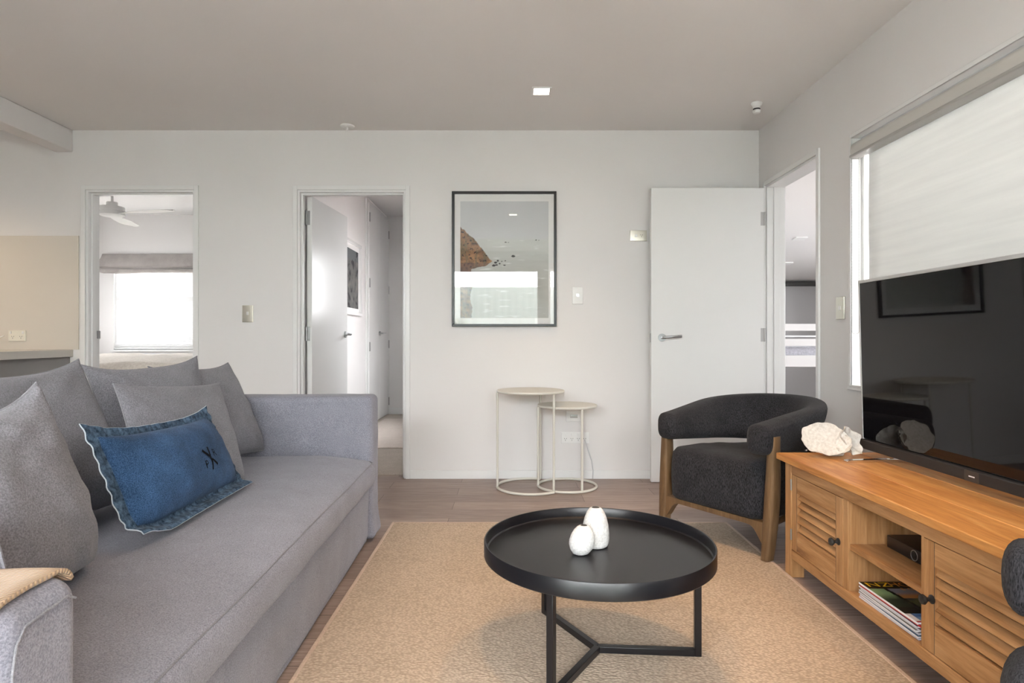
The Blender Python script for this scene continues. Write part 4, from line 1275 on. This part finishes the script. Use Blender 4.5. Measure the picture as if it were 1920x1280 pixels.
def seatd(p, n_):
    p = crumple(p, n_, .003, 5)
    if p.z > .34:
        ty = min(1, min(-p.y-.168, p.y+LEN-.152)/.10); ty = max(0, ty)
        tx = smooth01(.02, -.22, p.x)
        p.z += .034*tx*math.sqrt(ty) - .006 + .006*nz(p.x*3, p.y*2.2, 4)
    elif p.z < .31 and n_.x > .2:
        p.z += .006*nz(p.y*4, 3, 3)
    if n_.x > .3: p.x += .010*math.sin(PI*max(0, min(1, (p.z-.28)/.12)))
    # rounded far front corner
    c_ = smooth01(-.23, -.17, p.y)*smooth01(-.12, .01, p.x)
    p.x -= .028*c_
    return p
m = MB(); m.rbox(-.868, .014, -LEN+.152, -.167, .279, .402, .030, (18,48,4), 4, seatd); sc_ = m.build('seat_cushion', M['sofa'], sofa, smooth=True, angle=80, local=True)
m = MB()
pts = []
for k in range(60):
    y = -.185 - (LEN-.35)*k/59
    p = seatd(Vector((.0060, y, .3945)), Vector((.75, 0, .66)).normalized())
    pts.append(p + Vector((.0005, 0, .0005)))
m.tube(pts, .0020, 8); m.build('piping', M['seam'], sc_, smooth=True, local=True)
# seam on the near arm's front panel
m = MB()
y0_, y1_ = -LEN+.016, -LEN+.134
pts = [(-.003, y0_, .05), (-.003, y0_, .30), (-.003, y0_, .56), (-.003, y0_+.006, .592), (-.0045, y0_+.022, .608), (-.0045, y1_-.02, .614), (-.003, y1_-.004, .604)]
pp = []
for a, bb in zip(pts[:-1], pts[1:]):
    for t in range(6): pp.append(Vector(a).lerp(Vector(bb), t/6))
m.tube([p + Vector((.0012 + .0035*nz(p.x*5, p.y*5, p.z*5), 0, 0)) for p in pp], .0017, 8); m.build('seam', M['seam'], nearm, smooth=True, local=True)

# ------------------------------------------------------------------ cushions
class Pillow:
    def __init__(self, bl, br, tr, tl, thick, pinch=.05, top=.1, back=1.0, seed=0, wr=.006, power=.42, sag=0.0, face=None):
        self.c = [Vector(p) for p in (bl, br, tr, tl)]; self.t = thick; self.k = pinch; self.kt = top; self.bk = back; self.s = seed; self.wr = wr; self.pw = power; self.sag = sag
        bl, br, tr, tl = self.c
        self.n = (br-bl + tr-tl).cross(tl-bl + tr-br).normalized()
    def mid(self, u, v):
        uu = u*(1 - self.k*(1-abs(v)**3)); vv = v*(1 - (self.kt if v > 0 else self.k*.5)*(1-abs(u)**3.2)*abs(v))
        a = (uu+1)/2; b = (vv+1)/2
        bl, br, tr, tl = self.c
        p = bl.lerp(br, a).lerp(tl.lerp(tr, a), b)
        return p
    def thickness(self, u, v):
        e = max(0.0, (1-u*u)*(1-v*v))
        return self.t/2 * e**self.pw * (1 + self.sag*(-v))
    def surf(self, u, v, side, off=0.0):
        p = self.mid(u, v); th = self.thickness(u, v)*(self.bk if side < 0 else 1)
        s = self.s
        edge = max(0, min(1, (1-max(abs(u), abs(v)))/.12))
        w = self.wr*(nz(u*2.1+s, v*2.1-s, side*3+s) + .6*nz(u*4.3-s, v*4.5+s, side+s))*edge
        # creases running in from the corners
        cr = abs(u*v)
        w += self.wr*1.0*cr*math.sin(14*(abs(u)-abs(v))+s)*max(0, 1-cr)*edge
        return p + self.n*side*(th + w + off + .0015)
    def mesh(self, n=40):
        m = MB()
        def par(k, N):
            t = -1 + 2*k/N
            return math.sin(t*PI/2)*.55 + t*.45
        for side in (1, -1):
            o = len(m.v)
            m.grid(lambda i, j: self.surf(par(i, n), par(j, n), side), n+1, n+1)
            if side < 0:
                cnt = n*n
                for q in range(len(m.f)-cnt, len(m.f)): m.f[q] = m.f[q][::-1]
        # stitch rim
        N1 = (n+1)*(n+1)
        rim = [i*(n+1) for i in range(n+1)] + [n*(n+1)+j for j in range(1, n+1)] + [i*(n+1)+n for i in range(n-1, -1, -1)] + [j for j in range(n-1, 0, -1)]
        for a, b in zip(rim, rim[1:]+rim[:1]): m.f.append([a, b, b+N1, a+N1])
        return m
    def rim_pts(self, n=24, s=1.0):
        P = []
        for k in range(n): P.append(self.mid(-s+2*s*k/n, -s))
        for k in range(n): P.append(self.mid(s, -s+2*s*k/n))
        for k in range(n): P.append(self.mid(s-2*s*k/n, s))
        for k in range(n): P.append(self.mid(-s, s-2*s*k/n))
        return P

def cushion(label, corners, thick, seed, mat='cush', **kw):
    P = Pillow(*corners, thick, seed=seed, **kw)
    base = sum(P.c[:2], Vector())/2
    r = thing('cushion', label, 'cushion', base, group='grey linen sofa cushions')
    P.mesh().build('cushion_cover', M[mat], r, smooth=True, angle=75)
    m = MB(); m.tube(P.rim_pts(24), .0028, 6, closed=True); m.build('piping', M['seam'], r, smooth=True)
    return P
# corners: bottom-left, bottom-right, top-right, top-left as seen from the room
cushion('grey back cushion at the far end of the sofa, against the far arm',
        ((-1.27, 2.37, .462), (-1.145, 2.835, .446), (-1.330, 2.875, .850), (-1.415, 2.385, .854)), .19, 1, back=.6, pinch=.06, top=.13, sag=.2, wr=.008)
cushion('grey back cushion in the middle of the sofa, behind the upright one',
        ((-1.25, 2.00, .458), (-1.20, 2.40, .458), (-1.310, 2.552, .890), (-1.405, 2.00, .876)), .18, 2, back=.6, pinch=.06, top=.15, sag=.25, wr=.008)
cushion('grey back cushion nearer the camera, behind the large front cushion',
        ((-1.24, 1.20, .458), (-1.205, 1.95, .458), (-1.345, 1.902, .898), (-1.42, 1.18, .90)), .20, 3, back=.6, pinch=.05, top=.20, sag=.3, wr=.009)
cushion('upright grey cushion behind the denim one',
        ((-1.06, 1.77, .458), (-.985, 2.262, .440), (-1.215, 2.553, .779), (-1.255, 1.930, .819)), .12, 4, back=.5, pinch=.05, top=.08, wr=.006, sag=.3)
cushion('large grey cushion at the near end of the sofa, beside the denim one',
        ((-.93, .93, .448), (-.985, 1.425, .440), (-1.010, 1.300, .868), (-1.13, .86, .86)), .24, 5, pinch=.05, top=.30, wr=.010, sag=.25, power=.36, back=.7)
cushion('small grey cushion tucked against the near arm of the sofa, mostly hidden',
        ((-.70, .915, .448), (-1.02, .915, .458), (-1.02, .895, .70), (-.765, .895,   .725)), .04, 6, pinch=.05, top=.12, wr=.006)

# denim pillow with a flange
dp = Pillow((-.930, 1.500, .437), (-.950, 2.180, .438), (-1.060, 2.121, .727), (-1.085, 1.540, .747), .17, pinch=.0, seed=9, wr=.004, power=.5)
def dmid(u, v):
    uu = u*(1 - .02*(1-v*v)); vv = v*(1 - (.20*(1-abs(u)**3)*abs(v) if v > 0 else .02*(1-u*u)))
    # the lower near corner is rounded off
    q = smooth01(-.55, -1.0, u)*smooth01(-.45, -1.0, v)
    uu += .07*q; vv += .16*q
    a = (uu+1)/2; b = (vv+1)/2
    bl, br, tr, tl = dp.c
    return bl.lerp(br, a).lerp(tl.lerp(tr, a), b)
dp.mid = dmid
FU, FV = .89, .80
def dthick(u, v):
    u_ = min(1, abs(u)/FU); v_ = min(1, abs(v)/FV)
    e = max(0.0, (1-u_**2.6)*(1-v_**2.6))
    return .075*e**.55
dp.thickness = dthick
def dsurf(u, v, side, off=0.0):
    p = dmid(u, v); th = dthick(u, v)*(1 if side > 0 else .55)
    fl_ = smooth01(.0, .08, max(abs(u)-FU, (abs(v)-FV)*.55))
    w = .0022*nz(u*6, v*6, 3) if fl_ == 0 else 0
    edge = u*9 if abs(v) > abs(u) else v*7
    wav = fl_*(.0035*nz(edge*1.1, 3+side*0, u+v) + .0022*math.sin(edge*3.3+1.3*u+2*v))
    bott = fl_*(.030*smooth01(-.8, -1.0, v))          # lower flange curls out over the seat
    return p + dp.n*(side*(th + w + .0022 + off) + wav + bott)
dp.surf = dsurf
den = thing('denim_cushion', 'blue denim cushion with frayed flange and a black monogram', 'cushion', (-.96, 1.87, .44))
m = MB(); n = 64
def par(k, N): return -1 + 2*k/N
for side in (1, -1):
    nf = len(m.f)
    m.grid(lambda i, j: dsurf(par(i, n)*FU, par(j, n)*FV, side), n+1, n+1)
    if side < 0:
        for q_ in range(nf, len(m.f)): m.f[q_] = m.f[q_][::-1]
m.build('cushion_cover', M['denim'], den, smooth=True, angle=75)
m = MB(); nb = 6; ne = 40
per = [(-1+2*k/ne, -1) for k in range(ne)] + [(1, -1+2*k/ne) for k in range(ne)] + [(1-2*k/ne, 1) for k in range(ne)] + [(-1, 1-2*k/ne) for k in range(ne)]
def flange(side):
    def f(i, j):
        a, bb = per[i]; t = j/nb
        return dsurf(a*(FU + (1-FU)*t), bb*(FV + (1-FV)*t), side)
    return f
f1, f2 = flange(1), flange(-1)
m.grid(lambda i, j: f1(i, j) if j <= nb else f2(i, 2*nb+1-j), len(per), 2*nb+2, closed_u=True)
m.build('flange', M['denimdk'], den, smooth=True, angle=60)
m = MB(); m.tube([(dsurf(a, bb, 1) + dsurf(a, bb, -1))/2 for a, bb in per], .0017, 6, closed=True); m.build('frayed_edge', M['fray'], den, smooth=True)
m = MB(); m.tube([dsurf(a*FU, bb*FV, 1, .0002) for a, bb in per], .0013, 6, closed=True); m.build('stitching', M['denimdk'], den, smooth=True)
# monogram
cu_, cv_ = .16, -.16
def place(x, y):    # metres on the cloth around the monogram centre
    return dsurf(cu_ + x/.31, cv_ + y/.16, 1, .0020)
m = MB()
def stroke(x0, y0, x1, y1, w):
    d = Vector((x1-x0, y1-y0)).normalized(); nn = Vector((-d.y, d.x))*w/2
    K = 10
    def f(i, j):
        t = i/K; s_ = (1 if j else -1)
        return place(x0+(x1-x0)*t + nn.x*s_, y0+(y1-y0)*t + nn.y*s_)
    m.grid(f, K+1, 2)
stroke(-.005, -.036, .005, .036, .008); stroke(-.034, .030, -.004, .006, .009); stroke(.004, -.004, .030, -.026, .009)
m.build('monogram_cross', M['ink'], den)
for ch_, x, y in (('P', -.043, -.026), ('R', .022, .002)):
    vs, fs = text_mesh(ch_, .034)
    m = MB(); m.add([place(x+v.x, y+v.y) for v in vs], fs); m.build('monogram_letter', M['ink'], den)

# ------------------------------------------------------------------ throw over the near arm
tb = MB(); NU, NV = 26, 60
yo, yi = -LEN, -LEN+.150; zt_ = .637
def throw_pt(i, j):
    s = j/(NV-1)                              # 0 outer hem .. 1 inner hem
    x = -.020 + .012*(1-s) - .62*i/(NU-1)
    off = .008
    # arc-length profile over the arm: up the outside, across the top, down the inside
    Lo, Lt, Li = .42, .150+.02, .02
    d = s*(Lo+Lt+Li)
    rr = .036
    if d < Lo: y = yo - off; z = zt_ - (Lo-d)
    elif d < Lo+Lt: y = yo - off + (d-Lo)/Lt*(.150+2*off); z = zt_
    else: y = yi + off; z = zt_ - (d-Lo-Lt)
    # round the two corners
    for (yc, sg) in ((yo-off, 1), (yi+off, -1)):
        dy = (y-yc)*sg; dz = zt_-z
        if dy < rr and dz < rr:
            t = (dy + (rr-dz))/(2*rr); a = PI/2*t
            y = yc + sg*(rr - rr*math.cos(a)); z = zt_ - rr + rr*math.sin(a)
    w = .004*nz(x*9, d*9, 5)
    zz = z + off + abs(w)*.8
    x += .005*math.sin(d*7+1) + .006*nz(d*8, 1, 1)
    if d < Lo: y -= abs(w)*1.2 + .010*smooth01(.3, 0, d)
    return SM @ Vector((x, y, zz))
tb.grid(throw_pt, NU, NV)
to = tb.build('throw_blanket', M['throw'], None, smooth=True, angle=80)
uv = to.data.uv_layers.new(name='cloth')
for poly in to.data.polygons:
    for li in poly.loop_indices:
        vi = to.data.loops[li].vertex_index
        uv.data[li].uv = (vi // NV / (NU-1), (vi % NV)/(NV-1)*1.08 - .2)
so = to.modifiers.new('thick', 'SOLIDIFY'); so.thickness = .006; so.offset = 1
tag(to, 'tan and white wool throw draped over the near sofa arm', 'throw blanket')

# ------------------------------------------------------------------ light
def portal(name, loc, rot, sx, sy):
    l = bpy.data.lights.new(name, 'AREA'); l.shape = 'RECTANGLE'; l.size = sx; l.size_y = sy
    l.cycles.is_portal = True
    o = bpy.data.objects.new(name, l); COL.objects.link(o); o.location = loc; o.rotation_euler = rot
portal('daylight_rear', (-.955, YB-.10, 1.06), (PI/2, 0, 0), 2.85, 2.1)
portal('daylight_rear', (1.03, YB-.10, 1.06), (PI/2, 0, 0), .84, 2.1)
portal('daylight_right', (XR+.10, 1.81, 1.35), (PI/2, 0, PI/2), 2.5, 1.25)
portal('daylight_bedroom', (-3.675, 7.18, 1.39), (-PI/2, 0, 0), 1.85, 1.09)
portal('daylight_hall', (-.34, 5.95, 1.5), (PI/2, 0, PI/2), .9, .7)
portal('daylight_bedroom', (-5.58, 5.7, 1.425), (PI/2, 0, -PI/2), 1.0, .85)
portal('daylight_bunk', (4.88, 5.2, 1.32), (PI/2, 0, PI/2), 2.0, .85)

def spot(name, loc, power, col, size=75, blend=.6, rad=.04, tilt=(0,0,0)):
    l = bpy.data.lights.new(name, 'SPOT'); l.energy = power; l.color = col
    l.spot_size = math.radians(size); l.spot_blend = blend; l.shadow_soft_size = rad
    o = bpy.data.objects.new(name, l); COL.objects.link(o); o.location = loc; o.rotation_euler = tilt
WC = (1.0, .60, .28)
spot('lamp_glow', (.18, 3.54, H-.012), 11, WC, 80, .8)
spot('lamp_glow', (.03, 1.34, H-.012), 21, WC, 80, .8)
spot('lamp_glow', (.62, 2.45, H-.012), 34, WC, 80, .8)
spot('lamp_glow', (1.50, 1.45, H-.012), 16, WC, 65, .6)
spot('lamp_glow', (-3.70, 3.35, H-.012), 22, (1, .70, .42), 130, .8)

w = bpy.data.worlds.new('sky'); SC.world = w; w.use_nodes = True
bg = w.node_tree.nodes['Background']
bg.inputs['Color'].default_value = (.97, .98, 1.0, 1)
bg.inputs['Strength'].default_value = 15.0

# ------------------------------------------------------------------ camera
F = 1145.0
cam = bpy.data.cameras.new('camera'); co = bpy.data.objects.new('camera', cam); COL.objects.link(co)
cam.sensor_width = 36; cam.lens = 36*F/1920
co.location = (0, 0, .96); co.rotation_euler = (PI/2, 0, 0)
cam.shift_x = 3/1920; cam.shift_y = -4/1920
cam.clip_start = .05
SC.camera = co
vs_ = SC.view_settings
vs_.view_transform = 'Standard'; vs_.look = 'None'; vs_.gamma = 1; vs_.use_curve_mapping = False
vs_.exposure = 1.08
